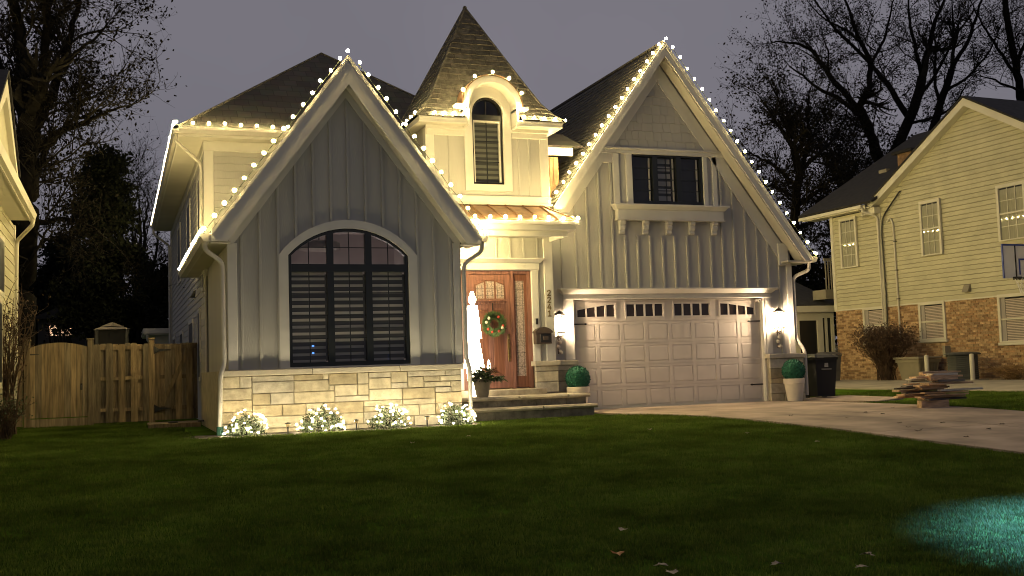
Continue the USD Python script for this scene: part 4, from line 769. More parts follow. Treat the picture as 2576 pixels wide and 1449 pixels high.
# lit shrubs in the bed, each with its net of bulbs
for k, (x, w, h) in enumerate(((2.06, .34, .36), (3.36, .38, .40), (4.58, .36, .37), (5.84, .33, .37))):
    y = 18.98; z = -.03; names = ('leftmost lit shrub beside the white downspout', 'lit shrub second from the left under the arched window', 'lit shrub third from the left under the arched window', 'rightmost lit shrub beside the front steps')
    g = random.Random(40+k); t = thing('round_shrub', 'small green '+names[k], 'shrub', None, (x, y, z)); V, F = [], []
    for _ in range(1700):
        a = np.array([g.gauss(0, 1), g.gauss(0, 1), abs(g.gauss(0, 1))]); a /= np.linalg.norm(a); r = g.uniform(.5, 1)**.4*(1+.16*(meshkit.noise((a*3+k)[None])[0]-.5)*2)
        p = a*[w*r, w*r*.9, h*r]; n_ = np.array([g.gauss(0, 1) for _ in range(3)]); n_ /= np.linalg.norm(n_); s = g.uniform(.014, .03); b = np.cross(n_, a); b /= np.linalg.norm(b)+1e-9; i = len(V)
        V += [p-b*s*.45, p+n_*s, p+b*s*.45, p-n_*s]; F += [[i, i+1, i+2], [i, i+2, i+3]]
    part(t, 'foliage', (np.array(V)+[x, y, z], np.array(F)), shrub_m, kind='stuff')
    part(t, 'stem', [tube([(x, y, z), (x+.2*math.cos(a)*w, y+.2*math.sin(a)*w, z+.12), (x+.7*math.cos(a)*w, y+.7*math.sin(a)*w, z+h*.62)], [.012, .009, .003], 5) for a in np.linspace(0, 5.5, 7)], twig_m)
    pts = []
    for _ in range(36):
        a = np.array([g.gauss(0, 1), -abs(g.gauss(0, 1)) if g.random() < .8 else g.gauss(0, 1), abs(g.gauss(0, .8))]); a /= np.linalg.norm(a); r = g.uniform(1.04, 1.18); pts.append((x+a[0]*w*r, y+a[1]*w*.9*r, z+.04+a[2]*h*r))
    s = thing('net_lights', 'white net lights spread over the '+names[k].replace('lit ', ''), 'string lights')
    for p in pts: part(s, 'bulb', (bulb_v*(.0165*g.uniform(.8, 1.2))*[1.1, 1, .9]+np.asarray(p), bulb_f), net_m, smooth=True)
    order = sorted(pts, key=lambda p: (round(p[2]*7), p[0])); part(s, 'wire', tube(order, .003, 3, False), wire_m)
for x, lab in ((2.74, 'between the first and second lit shrubs'), (3.93, 'between the second and third lit shrubs'), (5.22, 'between the third and fourth lit shrubs')):
    t = thing('path_light', 'small black stake path light '+lab, 'path light', None, (x, 18.72, -.03)); y = 18.72
    part(t, 'stake', tube([(x, y, -.08), (x, y, .10)], .014, 8), black_metal); part(t, 'cap', lathe([(.001, .175), (.05, .16), (.055, .15), (.001, .15)], 14, (x, y, 0)), black_metal); part(t, 'lens', lathe([(.03, .10), (.038, .15)], 12, (x, y, 0)), glassy('path_lens', (.8, .75, .65), .1) if not stage.GetPrimAtPath('/World/Looks/path_lens') else UsdShade.Material.Get(stage, '/World/Looks/path_lens'))

# bins by the right pier
def bin_(x, y, z, h, w, m, label, ang, print_=True):
    t = thing('wheeled_bin', label, 'bin', None, (x, y, z)); d = w*1.15; R = lambda q_: rotz(q_, ang, (x, y, 0))
    a, b = w*.40, w*.5; c, e = d*.38, d*.5
    part(t, 'body', R(hexa([(x-a, y-c, z+.06), (x+a, y-c, z+.06), (x+a, y+c, z+.06), (x-a, y+c, z+.06), (x-b, y-e, z+h*.9), (x+b, y-e, z+h*.9), (x+b, y+e, z+h*.9), (x-b, y+e, z+h*.9)])), m)
    part(t, 'rim', R(box(x-b-.02, x+b+.02, y-e-.02, y+e+.02, z+h*.86, z+h*.91)), m); part(t, 'lid', R(hexa([(x-b-.03, y-e-.04, z+h*.92), (x+b+.03, y-e-.04, z+h*.92), (x+b+.03, y+e, z+h*.92), (x-b-.03, y+e, z+h*.92), (x-b*.9, y-e*.8, z+h*.97), (x+b*.9, y-e*.8, z+h*.97), (x+b*.9, y+e*.9, z+h), (x-b*.9, y+e*.9, z+h)])), m)
    for s in (-1, 1): part(t, 'wheel', R(move(rotz(prism_x(Polygon([(.1*math.cos(k), .1*math.sin(k)) for k in np.linspace(0, 6.28, 16)[:-1]]), -.025, .025), 0), (x+s*a, y+c, z+.1))), black_metal)
    part(t, 'handle', R(tube([(x-b*.8, y+e+.04, z+h*.9), (x+b*.8, y+e+.04, z+h*.9)], .014)), m)
    if print_:
        part(t, 'printed_crest', R(box(x-.045, x+.045, y-e-.0, y-e+.016, z+h*.70, z+h*.79)), grey_print); part(t, 'printed_line', R(box(x-.13, x+.13, y-e+.0, y-e+.02, z+h*.645, z+h*.665)), grey_print)
bin_(16.16, 22.1, -.02, 1.10, .58, bin_m, 'black wheeled bin beside the right stone pier of the garage', -.12)
t_ = at(2088, 950, 31.0)
bin_(t_[0], 31.0, float(zg(t_[0], 31)), 1.05, .62, bin2_m, 'grey wheeled bin farther back near the corner of the neighbouring brick wall', -.3, False)

# ---------------------------------------------------------------- fence and gates
FY = 26.4; fX = lambda px, py=960: float(at(px, py, FY)[0]); fZ = lambda py, px=220: float(at(px, py, FY)[2])
zt = fZ(865, 300); zb_ = -.03
F_ = thing('wooden_fence', 'weathered brown shadowbox fence between the two houses', 'fence', None, (fX(228), FY, zb_))
for k, (px, top) in enumerate(((68, 858), (228, 854), (382, 853))):
    x = fX(px); part(F_, 'post', [rbox(x-.065, x+.065, FY-.075, FY+.06, zb_, fZ(top, px), .01), box(x-.08, x+.08, FY-.09, FY+.075, fZ(top, px), fZ(top, px)+.03)], fence_woods[k % 3])
def shadowbox(parent, xa, xb, n, first_front=True):
    step = (xb-xa)/n
    for z in (zb_+.30, zb_+1.02, zb_+1.72): part(parent, 'rail', box(xa, xb, FY-.042, FY+.042, z, z+.075), fence_woods[2])
    for k in range(n):
        x = xa+step*(k+.5); w = .075*rnd.uniform(.92, 1.08); fr = (k % 2 == 0) == first_front; y0 = FY-.062 if fr else FY+.042; dz = rnd.uniform(-.015, .02)
        m = hexa([(x-w, y0, zb_+.05), (x+w, y0, zb_+.05), (x+w, y0+.019, zb_+.05), (x-w, y0+.019, zb_+.05), (x-w, y0, zt+dz-.03), (x+w, y0, zt+dz-.03), (x+w, y0+.019, zt+dz-.03), (x-w, y0+.019, zt+dz-.03)])
        part(parent, 'board', [m, hexa([(x-w, y0, zt+dz-.03), (x+w, y0, zt+dz-.03), (x+w, y0+.019, zt+dz-.03), (x-w, y0+.019, zt+dz-.03), (x-w*.6, y0, zt+dz), (x+w*.6, y0, zt+dz), (x+w*.6, y0+.019, zt+dz), (x-w*.6, y0+.019, zt+dz)])], rnd.choice(fence_woods))
shadowbox(F_, fX(236), fX(376), 9); shadowbox(F_, -3.4, fX(60), 8, False)
G1 = thing('fence_gate', 'arched solid board fence gate left of the shadowbox panel', 'gate', 'fence gates', (fX(148), FY, zb_)); xa, xb = fX(74), fX(221); n = 10
for k in range(n):
    a, b = xa+(xb-xa)*k/n+.003, xa+(xb-xa)*(k+1)/n-.003; h = lambda x: fZ(874, 148)+(fZ(862, 148)-fZ(874, 148))*(1-((x-(xa+xb)/2)/((xb-xa)/2))**2)
    y0 = FY-.04+rnd.uniform(-.004, .004); m = hexa([(a, y0, zb_+.22), (b, y0, zb_+.22), (b, y0+.02, zb_+.22), (a, y0+.02, zb_+.22), (a, y0, h(a)), (b, y0, h(b)), (b, y0+.02, h(b)), (a, y0+.02, h(a))])
    part(G1, 'board', m, rnd.choice(fence_woods))
part(G1, 'kick_board', box(xa, xb, FY-.05, FY-.02, zb_, zb_+.20), fence_woods[1])
part(G1, 'strap_hinge', [prism([(xa-.06, fZ(889)-.05), (xa, fZ(889)-.05), (xa, fZ(889)-.015), (xa+.2, fZ(889)-.008), (xa+.2, fZ(889)+.008), (xa, fZ(889)+.015), (xa, fZ(889)+.05), (xa-.06, fZ(889)+.05)], FY-.06, FY-.045)], black_metal)
part(G1, 'latch', [box(xb-.16, xb-.11, FY-.06, FY-.04, fZ(980), fZ(964)), tube([(xb-.135, FY-.06, fZ(978)), (xb-.135, FY-.1, fZ(975)), (xb-.135, FY-.06, fZ(968))], .01, 5)], black_metal)
G2 = thing('fence_gate', 'braced fence gate with two black strap hinges against the house wall', 'gate', 'fence gates', (fX(445), FY, zb_)); xa, xb = fX(389), 1.76; n = 8
for z in (zb_+.30, zb_+1.02, zb_+1.72): part(G2, 'rail', box(xa, xb, FY-.01, FY+.03, z, z+.085), fence_woods[0])
for k in range(n):
    x = xa+(xb-xa)*(k+.5)/n; y0 = FY-.03 if k % 2 == 0 else FY+.03; part(G2, 'board', box(x-.072, x+.072, y0, y0+.02, zb_+.06, zt+rnd.uniform(-.03, .01)), rnd.choice(fence_woods))
part(G2, 'brace', slab((xa+.1, FY-.055, zb_+.40), (xa+.2, FY-.055, zb_+.40), (xb-.12, FY-.055, zb_+1.72), (xb-.22, FY-.055, zb_+1.72), .02), fence_woods[2])
for py in (881, 1028):
    z = fZ(py, 390); part(G2, 'strap_hinge', prism([(xa-.02, z-.10), (xa+.1, z-.03), (xa+.36, z-.012), (xa+.36, z+.012), (xa+.1, z+.03), (xa-.02, z+.10)], FY-.075, FY-.06), black_metal)
p0, p1 = at_ground(365, 1080), at_ground(528, 1088)
t = thing('wooden_platform', 'low weathered wooden platform lying on the grass before the braced gate', 'platform', None, ((p0[0]+p1[0])/2, p0[1]+.6, -.03)); xx0, xx1, yy0 = p0[0]+.06, 1.62, p0[1]+.05
for k in range(7): part(t, 'board', box(xx0+rnd.uniform(0, .03), xx1-rnd.uniform(0, .02), yy0+.15*k, yy0+.15*k+.14, .035, .062), rnd.choice(fence_woods))
part(t, 'front_board', box(xx0, xx1, yy0-.02, yy0, -.05, .06), fence_woods[2]); part(t, 'lid', [lathe([(.001, .10), (.10, .095), (.11, .062)], 14, (xx0+.5, yy0+.25, 0))], black_metal); part(t, 'lid', [lathe([(.001, .10), (.10, .095), (.11, .062)], 14, (xx0+1.1, yy0+.3, 0))], black_metal)

# ---------------------------------------------------------------- neighbouring house on the left
def atX(x, y, X): d = fw*FPX + RT*(x-1288) - UP*(y-724.5); return EYE+d*(X/d[0])
XL = float(at(36, 700, 26.2)[0]); XE = XL+.42
N1 = thing('neighbouring_house', 'neighbouring house with pale lit siding at the left edge', 'house', None, (XL, 20, 0))
ge, g0 = atX(79, 542, XE), atX(2, 379, XE); ze = float(ge[2]); ye = float(ge[1])
part(N1, 'wall', box(XL-.2, XL, 6, 26.2, -.2, ze-.1), nb_siding)
for z in np.arange(0, ze-.12, .2): part(N1, 'siding_plank', (lambda m: (np.stack([2*XL-m[0][:, 0], m[0][:, 1], m[0][:, 2]], 1), m[1][:, ::-1]))(clap(XL, 0, 6, 26.05, z, min(z+.198, ze-.12), '-x')), nb_siding)
part(N1, 'corner_board', box(XL-.02, XL+.03, 26.05, 26.24, 0, ze-.1), nb_trim); part(N1, 'window', box(XL-.01, XL+.04, 21.0, 23.2, .9, 2.7), nb_trim); part(N1, 'window_pane', box(XL+.03, XL+.045, 21.15, 23.05, 1.02, 2.55), black)
part(N1, 'upper_window', box(XL-.01, XL+.04, 20.0, 23.6, ze-1.9, ze-.7), nb_trim); part(N1, 'window_pane', box(XL+.03, XL+.045, 20.1, 23.5, ze-1.8, ze-.8), black)
part(N1, 'eave_soffit', box(XL, XE-.02, 6, ye, ze-.11, ze-.09), nb_trim); part(N1, 'eave_fascia', box(XE-.04, XE-.01, 6, ye, ze-.13, ze+.02), nb_trim)
part(N1, 'gutter', prism([(XE-.01, ze-.10), (XE+.07, ze-.10), (XE+.11, ze+.02), (XE-.01, ze+.03)], 6, ye+.05), nb_trim)
part(N1, 'downspout', tube(ellbow([(XE+.04, ye-.1, ze-.1), (XE+.03, ye-.1, ze-.22), (XL+.06, 26.1, ze-.45), (XL+.06, 26.1, .0)], .1), .045, 8), nb_trim, smooth=50)
pk, ft = atX(15, 190, XL+.1), atX(44, 446, XL+.1)
yn = 2*pk[1]-ft[1]
part(N1, 'gable_wall', prism_x([(ft[1]-.25, ft[2]), (pk[1], pk[2]-.35), (yn+.25, ft[2])][::-1], XL-.1, XL+.02), nb_siding)
for s_, yy_ in ((1, ft[1]), (-1, yn)):
    part(N1, 'rake_board', prism_x(Polygon([(yy_, ft[2]), (pk[1], pk[2]), (pk[1], pk[2]-.42), (yy_-s_*.28, ft[2])]).buffer(0), XL+.02, XL+.12), nb_trim)
part(N1, 'gable_roof', [slab((XL+.16, ft[1]+.06, ft[2]), (XL+.16, pk[1], pk[2]+.06), (XL-5, pk[1], pk[2]+.06), (XL-5, ft[1]+.06, ft[2]), .06), slab((XL+.16, pk[1], pk[2]+.06), (XL+.16, yn-.06, ft[2]), (XL-5, yn-.06, ft[2]), (XL-5, pk[1], pk[2]+.06), .06)], nb_roof)
part(N1, 'roof', slab((XE+.02, ye+.05, ze+.03), (XL-5, ye+.05, ze+3.6), (XL-5, 6, ze+3.6), (XE+.02, 6, ze+.03), .08), nb_roof)
part(N1, 'rear_wall', box(XL-7, XL-.2, 26, 26.2, -.2, ze-.1), nb_siding)

# ---------------------------------------------------------------- neighbouring house on the right
ND = np.array([math.sin(-.04305), math.cos(-.04305), 0]); NN = np.array([ND[1], -ND[0], 0]); NC = 26.7
def NW(m): v = np.asarray(m[0]); return ND*v[:, :1]+NN*(NC+v[:, 1:2])+np.array([0, 0, 1.])*v[:, 2:3], m[1][:, ::-1]     # (along the wall, into the wall, up)
def nb(name, m, mt, parent=None, **k): return part(parent or N2, name, NW(cat(m) if isinstance(m, list) else m), mt, **k)
N2 = thing('neighbouring_house', 'two-storey neighbouring house at right, pale clapboard above a brick ground floor', 'house', None, ND*26+NN*NC)
SB, EV, PK, SP = 2.72, 6.28, 9.10, 25.3; rk = lambda s: PK-.585*abs(s-SP)
nb('wall', box(19, 32.3, .02, .2, -.2, SB), nb_mortar); nb('sheathing', [box(19, 32.3, .02, .2, SB, EV), prism([(20.4, EV), (30.1, EV), (SP, PK-.1)], .02, .2)], dark_in); nb('end_wall', box(32.1, 32.3, .2, 9, -.2, EV), nb_siding)
z = SB
while z < PK-.25:
    z1 = z+.151; lo, hi = (19, 32.25) if z1 < EV-.05 else (SP-(PK-.22-z)/.585, SP+(PK-.22-z)/.585)
    if hi-lo > .3:
        cut = sorted([lo, hi]+[x for x in [rnd.uniform(21, 31)] if lo+1 < x < hi-1])
        for a, b in zip(cut, cut[1:]): nb('siding_plank', hexa([(a, -.022, z), (b-.004, -.022, z), (b-.004, .02, z), (a, .02, z), (a, -.004, z1-.010), (b-.004, -.004, z1-.010), (b-.004, .02, z1-.010), (a, .02, z1-.010)]), nb_siding)
    z = z1
nb('skirt_board', rbox(19, 32.3, -.03, .02, SB-.05, SB, .006), nb_trim); nb('corner_board', rbox(32.18, 32.33, -.035, .02, SB, EV-.05), nb_trim); nb('corner_board', rbox(29.62, 29.76, -.035, .02, SB, EV-.1), nb_trim)
wins = [(27.96, 26.97, 2.62, 1.49), (30.7, 29.70, 2.62, 1.50), (24.62, 23.1, 2.64, 1.30)]
rows = []
for i, z in enumerate(np.arange(-.05, SB-.06, .0765)):
    s = 19.0+(.105 if i % 2 else 0)
    while s < 32.25:
        b = min(s+.202, 32.29)
        if not any(w[1]-.08 < (s+b)/2 < w[0]+.08 and w[3]-.16 < z+.03 < w[2]+.1 for w in wins) and b-s > .05: rows.append((s, b, z))
        s += .213
vis = sorted([r for r in rows if 23.0 < r[0] < 27.5 and r[2] > .6], key=lambda r: r[0]); first = set(vis[:300])
rest = {0: [], 1: [], 2: []}
for r in rows:
    pr_ = rnd.uniform(-.004, .006); m = rbox(r[0], r[1], -.0-pr_, .03, r[2], r[2]+.066, .004); k = rnd.choice((0, 0, 0, 1, 1, 2))
    if r in first: nb('brick', m, bricks_m[k])
    else: rest[k].append(box(r[0], r[1], -.0-pr_, .03, r[2], r[2]+.066))
for k in rest: nb('bricks', rest[k], bricks_m[k], kind='stuff')
nb0 = nb
def nb_win(s1, s0, z1, z0, kind):
    nb = (lambda n, m, mt, *a: nb0(n, [move(q_, (0, -.055, 0)) for q_ in (m if isinstance(m, list) else [m])], mt, *a)) if kind == 'grid' else nb0
    w = nb('window', [box(s0-.09, s0, -.05, .02, z0-.04, z1+.10), box(s1, s1+.09, -.05, .02, z0-.04, z1+.10), box(s0, s1, -.05, .02, z1, z1+.10), box(s0, s1, -.05, .02, z0-.04, z0), box(s0, s1, -.035, .02, (z0+z1)/2-.025, (z0+z1)/2+.025)], nb_trim)
    nb('pane', sheet([(s0, -.012, z0), (s1, -.012, z0), (s1, -.012, z1), (s0, -.012, z1)]), glass, w); nb('dark_room', box(s0, s1, .017, .019, z0, z1), dark_in, w)
    if kind == 'grid':
        for k in (1, 2): nb('muntin', box(s0+(s1-s0)*k/3-.01, s0+(s1-s0)*k/3+.01, -.02, -.013, z0, z1), nb_trim, w)
        for z in (z0+(z1-z0)*.25, z0+(z1-z0)*.75): nb('muntin', box(s0, s1, -.02, -.013, z-.01, z+.01), nb_trim, w)
        nb('curtain', box(s0, s1, .004, .008, z0, z0+(z1-z0)*.97), curtain, w)
    else:
        n = int((z1-z0)/.05)
        nb('side_curtain', box(s1-.16, s1, -.002, .002, z0, z1), room_m, w)
        for k in range(n): nb('blind_slat', hexa([(s0+.02, .006, z0+.05*k), (s1-.17, .006, z0+.05*k), (s1-.17, .010, z0+.05*k), (s0+.02, .010, z0+.05*k), (s0+.02, .010, z0+.05*k+.034), (s1-.17, .010, z0+.05*k+.034), (s1-.17, .014, z0+.05*k+.034), (s0+.02, .014, z0+.05*k+.034)]), blind_m, w)
        nb('window_sill', rbox(s0-.14, s1+.14, -.07, .02, z0-.13, z0-.045, .008), nb_trim, w)
nb_win(31.66, 30.92, 5.98, 4.27, 'grid'); nb_win(27.60, 26.86, 6.0, 4.29, 'grid'); nb_win(24.36, 23.45, 6.0, 4.40, 'grid')
for w in wins: nb_win(*w, 'blind')
for s_ in (-1, 1):
    f0 = SP+s_*4.95
    nb('rake_board', prism(Polygon([(SP, PK), (f0, rk(f0)), (f0, rk(f0)-.26), (SP, PK-.28)]).buffer(0), -.30, -.26), nb_trim)
    nb('rake_soffit', prism(Polygon([(SP, PK-.24), (f0, rk(f0)-.22), (f0, rk(f0)-.26), (SP, PK-.28)]).buffer(0), -.26, .02), nb_trim)
    nb('gable_roof', (lambda m: m)(prism(Polygon([(SP, PK+.05), (f0+s_*.04, rk(f0+s_*.04)+.05), (f0+s_*.04, rk(f0+s_*.04)-.02), (SP, PK-.02)]).buffer(0), -.33, 9)), nb_roof)
nb('eave_return', box(29.6, 30.3, -.30, .02, EV-.28, EV-.04), nb_trim)
nb('eave_soffit', box(29.6, 33.4, -.42, .2, EV-.06, EV-.04), nb_trim); nb('eave_fascia', box(29.9, 33.4, -.44, -.42, EV-.08, EV+.06), nb_trim); nb('gutter', box(30.0, 33.5, -.56, -.44, EV-.05, EV+.06), nb_trim)
nb('wing_roof', slab((29.4, -.54, EV+.07), (33.5, -.54, EV+.07), (33.5, 5.5, EV+3.6), (29.4, 5.5, EV+3.6), -.08), nb_roof)
nb('chimney', box(30.3, 31.0, 2.2, 2.9, EV, EV+2.2), bricks_m[2]); nb('chimney_cap', box(30.15, 31.15, 2.05, 3.05, EV+2.2, EV+2.30), nb_roof); nb('roof_vent', box(31.3, 31.7, 1.9, 2.2, EV, EV+1.72), tan_box)
def nbt(name, pts, r, m, el=.12): return nb(name, tube(ellbow(pts, el), r, 7), m, smooth=50)
nbt('downspout', [(30.0, -.50, EV-.05), (30.0, -.48, EV-.18), (29.69, -.10, EV-.38), (29.69, -.10, .2)], .045, nb_trim)
nbt('cable', [(28.55, -.04, 6.62), (28.60, -.1, 6.55), (29.45, -.07, 5.85), (29.55, -.07, 5.4), (29.50, -.07, 3.0), (29.52, -.07, 1.6)], .028, black_metal, .3)
nbt('conduit', [(29.25, -.06, 5.65), (29.12, -.06, 5.78), (28.98, -.06, 5.55), (28.93, -.06, 1.4)], .030, nb_trim, .2)
for z in (4.9, 3.9, 2.9): nb('conduit_strap', box(28.88, 28.99, -.1, -.02, z, z+.03), black_metal)
nb('dryer_vent', hexa([(25.75, -.16, 2.92), (26.0, -.16, 2.92), (26.0, .0, 2.92), (25.75, .0, 2.92), (25.75, -.04, 3.16), (26.0, -.04, 3.16), (26.0, .0, 3.16), (25.75, .0, 3.16)]), tan_box)
# the sunroom and little balcony behind its far corner
sy = 34.2; sx0, sx1 = float(at(1985, 850, sy)[0]), float(at(2100, 850, sy)[0]); sz = lambda py, px=2050: float(at(px, py, sy)[2])
part(N2, 'sunroom_wall', prism(sbox(sx0, -.1, sx1, sz(785)).difference(sbox(float(at(2013, 850, sy)[0]), sz(945), float(at(2058, 850, sy)[0]), sz(806))).difference(sbox(float(at(2072, 850, sy)[0]), sz(945), float(at(2093, 850, sy)[0]), sz(800))), sy, sy+.1), nb_trim)
part(N2, 'sunroom_glass', box(sx0+.1, sx1-.1, sy+.06, sy+.07, .1, sz(795)), black); part(N2, 'sunroom_mullion', box(float(at(2081, 850, sy)[0])-.05, float(at(2081, 850, sy)[0])+.05, sy+.01, sy+.06, .1, sz(800)), nb_trim)
part(N2, 'sunroom_fascia', box(sx0-.2, sx1+.1, sy-.25, sy-.2, sz(786), sz(770)), nb_trim); part(N2, 'sunroom_roof', slab((sx0-.2, sy-.26, sz(768)), (sx1+.3, sy-.26, sz(768)), (sx1+.3, sy+5, sz(640)), (sx0-.2, sy+5, sz(640)), .06), nb_roof)
by = 33.7; bx0, bx1 = float(at(2078, 700, by)[0]), float(at(2100, 700, by)[0]); bz = lambda py: float(at(2085, py, by)[2])
part(N2, 'balcony_box', box(bx0-.05, bx1, by, by+.8, bz(752), bz(728)), tan_box); part(N2, 'balcony_rail', box(bx0-.05, bx1, by, by+.06, bz(656), bz(650)), tan_box)
for k in range(4): part(N2, 'baluster', box(bx0+.12*k, bx0+.12*k+.035, by+.01, by+.045, bz(728), bz(656)), tan_box)

# basketball hoop on a pole by the neighbour's drive
hy = 23.6; h0 = at(2522, 618, hy); h1 = at(2524, 700, hy); hx = float(h0[0]); zt_, zb2 = float(h0[2]), float(h1[2])
t = thing('basketball_hoop', 'clear basketball backboard with blue edges and black rim at the right edge', 'basketball hoop', None, (hx+2.3, hy+.8, .05))
part(t, 'backboard', box(hx, hx+1.7, hy, hy+.03, zb2, zt_), clear_m)
part(t, 'edge', [box(hx-.02, hx+1.72, hy-.012, hy+.04, zt_, zt_+.05), box(hx-.03, hx, hy-.012, hy+.04, zb2, zt_), box(hx+1.7, hx+1.73, hy-.012, hy+.04, zb2, zt_)], tape_m)
part(t, 'target_square', [box(hx+.55, hx+1.15, hy-.008, hy, zb2+.52, zb2+.57), box(hx+.55, hx+.60, hy-.008, hy, zb2+.1, zb2+.52), box(hx+1.10, hx+1.15, hy-.008, hy, zb2+.1, zb2+.52)], tape_m)
part(t, 'support', box(hx+.42, hx+.46, hy-.01, hy+.0, zb2, zt_), black_metal); part(t, 'support', box(hx+1.25, hx+1.29, hy-.01, hy+.0, zb2, zt_), black_metal)
rc = np.array([hx+.42, hy-.34, zb2-.03]); cir = [rc+np.array([.30*math.cos(a), .26*math.sin(a), 0]) for a in np.linspace(0, 6.2832, 29)]
part(t, 'rim', [tube(cir, .016, 6, False), box(rc[0]-.12, rc[0]+.12, hy-.1, hy, zb2-.05, zb2+.04)], black_metal)
net = []
for a in np.linspace(0, 6.2832, 13)[:-1]:
    for s_ in (-1, 1): net.append(tube([rc+np.array([r_*math.cos(a+s_*w), .87*r_*math.sin(a+s_*w), -d]) for r_, w, d in ((.30, 0, 0), (.25, .26, .14), (.20, .52, .28), (.17, .78, .42))], .006, 3, False))
part(t, 'net', net, white_plastic)
part(t, 'pole', [tube([(hx+2.3, hy+.8, -.1), (hx+2.3, hy+.8, zb2+.5)], .06, 10), tube([(hx+2.3, hy+.8, zb2+.45), (hx+1.25, hy+.06, zb2+.45)], .04, 8)], black_metal)

# things by the neighbour's wall
def nwp(s, off, z=0): p = ND*s+NN*(NC+off); return float(p[0]), float(p[1])
g_ = lambda x, y: float(zg(x, y))
x, y = nwp(27.3, -.9); z = g_(x, y)
t = thing('storage_box', 'tan ribbed resin storage box beside the dry bush at the brick wall', 'storage box', None, (x, y, z)); R = lambda m: rotz(m, .1, (x, y, 0))
part(t, 'body', R(hexa([(x-.36, y-.36, z), (x+.36, y-.36, z), (x+.36, y+.36, z), (x-.36, y+.36, z), (x-.47, y-.46, z+.66), (x+.47, y-.46, z+.66), (x+.47, y+.46, z+.66), (x-.47, y+.46, z+.66)])), tan_box)
part(t, 'rim', R(box(x-.49, x+.49, y-.49, y+.49, z+.60, z+.70)), tan_box); part(t, 'lid', R(rbox(x-.54, x+.54, y-.55, y+.55, z+.71, z+.78, .02)), tan_box)
for k in range(7):
    u = -.32+.107*k; part(t, 'rib', R(slab((x+u-.02, y-.365, z+.02), (x+u+.02, y-.365, z+.02), (x+(u+.02)*1.28, y-.462, z+.60), (x+(u-.02)*1.28, y-.462, z+.60), -.018)), tan_box)
x, y = nwp(25.3, -1.0); z = g_(x, y)
t = thing('air_conditioner', 'dark grey air conditioning condenser between two pale posts at the brick wall', 'air conditioner', None, (x, y, z))
part(t, 'pad', box(x-.5, x+.5, y-.5, y+.5, z-.05, z+.05), concrete2)
oct_ = [(x+.47*math.cos(a), y+.47*math.sin(a)) for a in np.linspace(math.pi/8, 2*math.pi+math.pi/8, 9)[:-1]]
part(t, 'body', prism_z(oct_, z+.05, z+.80), ac_m); part(t, 'top', lathe([(.53, z+.80), (.54, z+.83), (.50, z+.86), (.35, z+.885), (.001, z+.89)], 20, (x, y, 0)), ac_m)
part(t, 'louvre', [tube([(x+.475*math.cos(a), y+.475*math.sin(a), zz_) for a in np.linspace(0, 6.2832, 33)], .008, 3, False) for zz_ in np.arange(z+.12, z+.78, .06)], ac_m); part(t, 'junction_box', box(x-.2, x+.02, y+.5, y+.62, z+.75, z+1.1), tan_box)
for px, py, lab in ((2358, 950, 'pale wooden bollard between the storage box and the condenser'), (2454, 960, 'pale wooden bollard right of the condenser')):
    q_ = nwp(26.45 if px < 2400 else 24.6, -1.35); z = g_(*q_); t = thing('wooden_post', lab, 'post', None, (*q_, z)); part(t, 'post', lathe([(.07, z-.1), (.068, z+.78), (.06, z+.82), (.001, z+.83)], 12, (*q_, 0)), nb_trim, smooth=40)
# dry bush: many bare twigs
def twig_mass(name, c, n, w, h, seed, m, label, category, group=None, r=.010, leaves=0, lm=None, lsize=.05):
    g = random.Random(seed); t = thing(name, label, category, group, c); tw = []; L = []
    for _ in range(n):
        a = g.uniform(0, 6.28); e = g.uniform(.05, 1); p = np.array(c)+[g.gauss(0, .1*w), g.gauss(0, .1*w), 0]; d = np.array([math.cos(a)*e*w, math.sin(a)*e*w, h*g.uniform(.7, 1.02)])
        pts = [p, p+d*[.3, .3, .4]+[g.gauss(0, .03) for _ in range(3)], p+d*[.75, .75, .75]+[g.gauss(0, .05) for _ in range(3)], p+d+[g.gauss(0, .06) for _ in range(3)]]; tw.append(tube(pts, [r*1.5, r, r*.7, r*.3], 4, False))
        for _ in range(6):
            b = g.choice((1, 2, 2)); q0 = pts[b]+(pts[b+1]-pts[b])*g.random(); q1 = q0+np.array([g.gauss(0, .16*w), g.gauss(0, .16*w), g.uniform(0, .14*h)]); q2 = q1+np.array([g.gauss(0, .08*w), g.gauss(0, .08*w), g.uniform(0, .08*h)]); tw.append(tube([q0, q1, q2], [r*.55, r*.4, r*.2], 3, False)); L += [q1, q2]
    part(t, 'twigs', tw, m, kind='stuff')
    if leaves:
        V, F = [], []
        for _ in range(leaves):
            p = np.asarray(g.choice(L))+[g.gauss(0, .05) for _ in range(3)]; u = np.array([g.gauss(0, 1) for _ in range(3)]); u /= np.linalg.norm(u); v = np.cross(u, [g.gauss(0, 1) for _ in range(3)]); v /= np.linalg.norm(v)+1e-9; s = lsize*g.uniform(.5, 1.2); i = len(V); V += [p-u*s*.5, p+v*s*.3, p+u*s*.5, p-v*s*.3]; F += [[i, i+1, i+2], [i, i+2, i+3]]
        part(t, 'leaves', (np.array(V), np.array(F)), lm or m, kind='stuff')
    return t
x, y = nwp(28.35, -1.3); twig_mass('dry_bush', (x, y, g_(x, y)), 280, .95, 1.70, 12, dry_m, 'broad dry brown bush with bare twigs before the brick wall', 'bush', None, .010, 12000, dry_m, .06)
x, y = nwp(23.6, -.8); twig_mass('dry_grass_clump', (x, y, g_(x, y)), 90, .8, .45, 15, straw_m, 'tawny clump of dry grass at the brick wall right of the bollards', 'dry grass', None, .008)
x, y = nwp(31.9, -.5); z = g_(x, y)
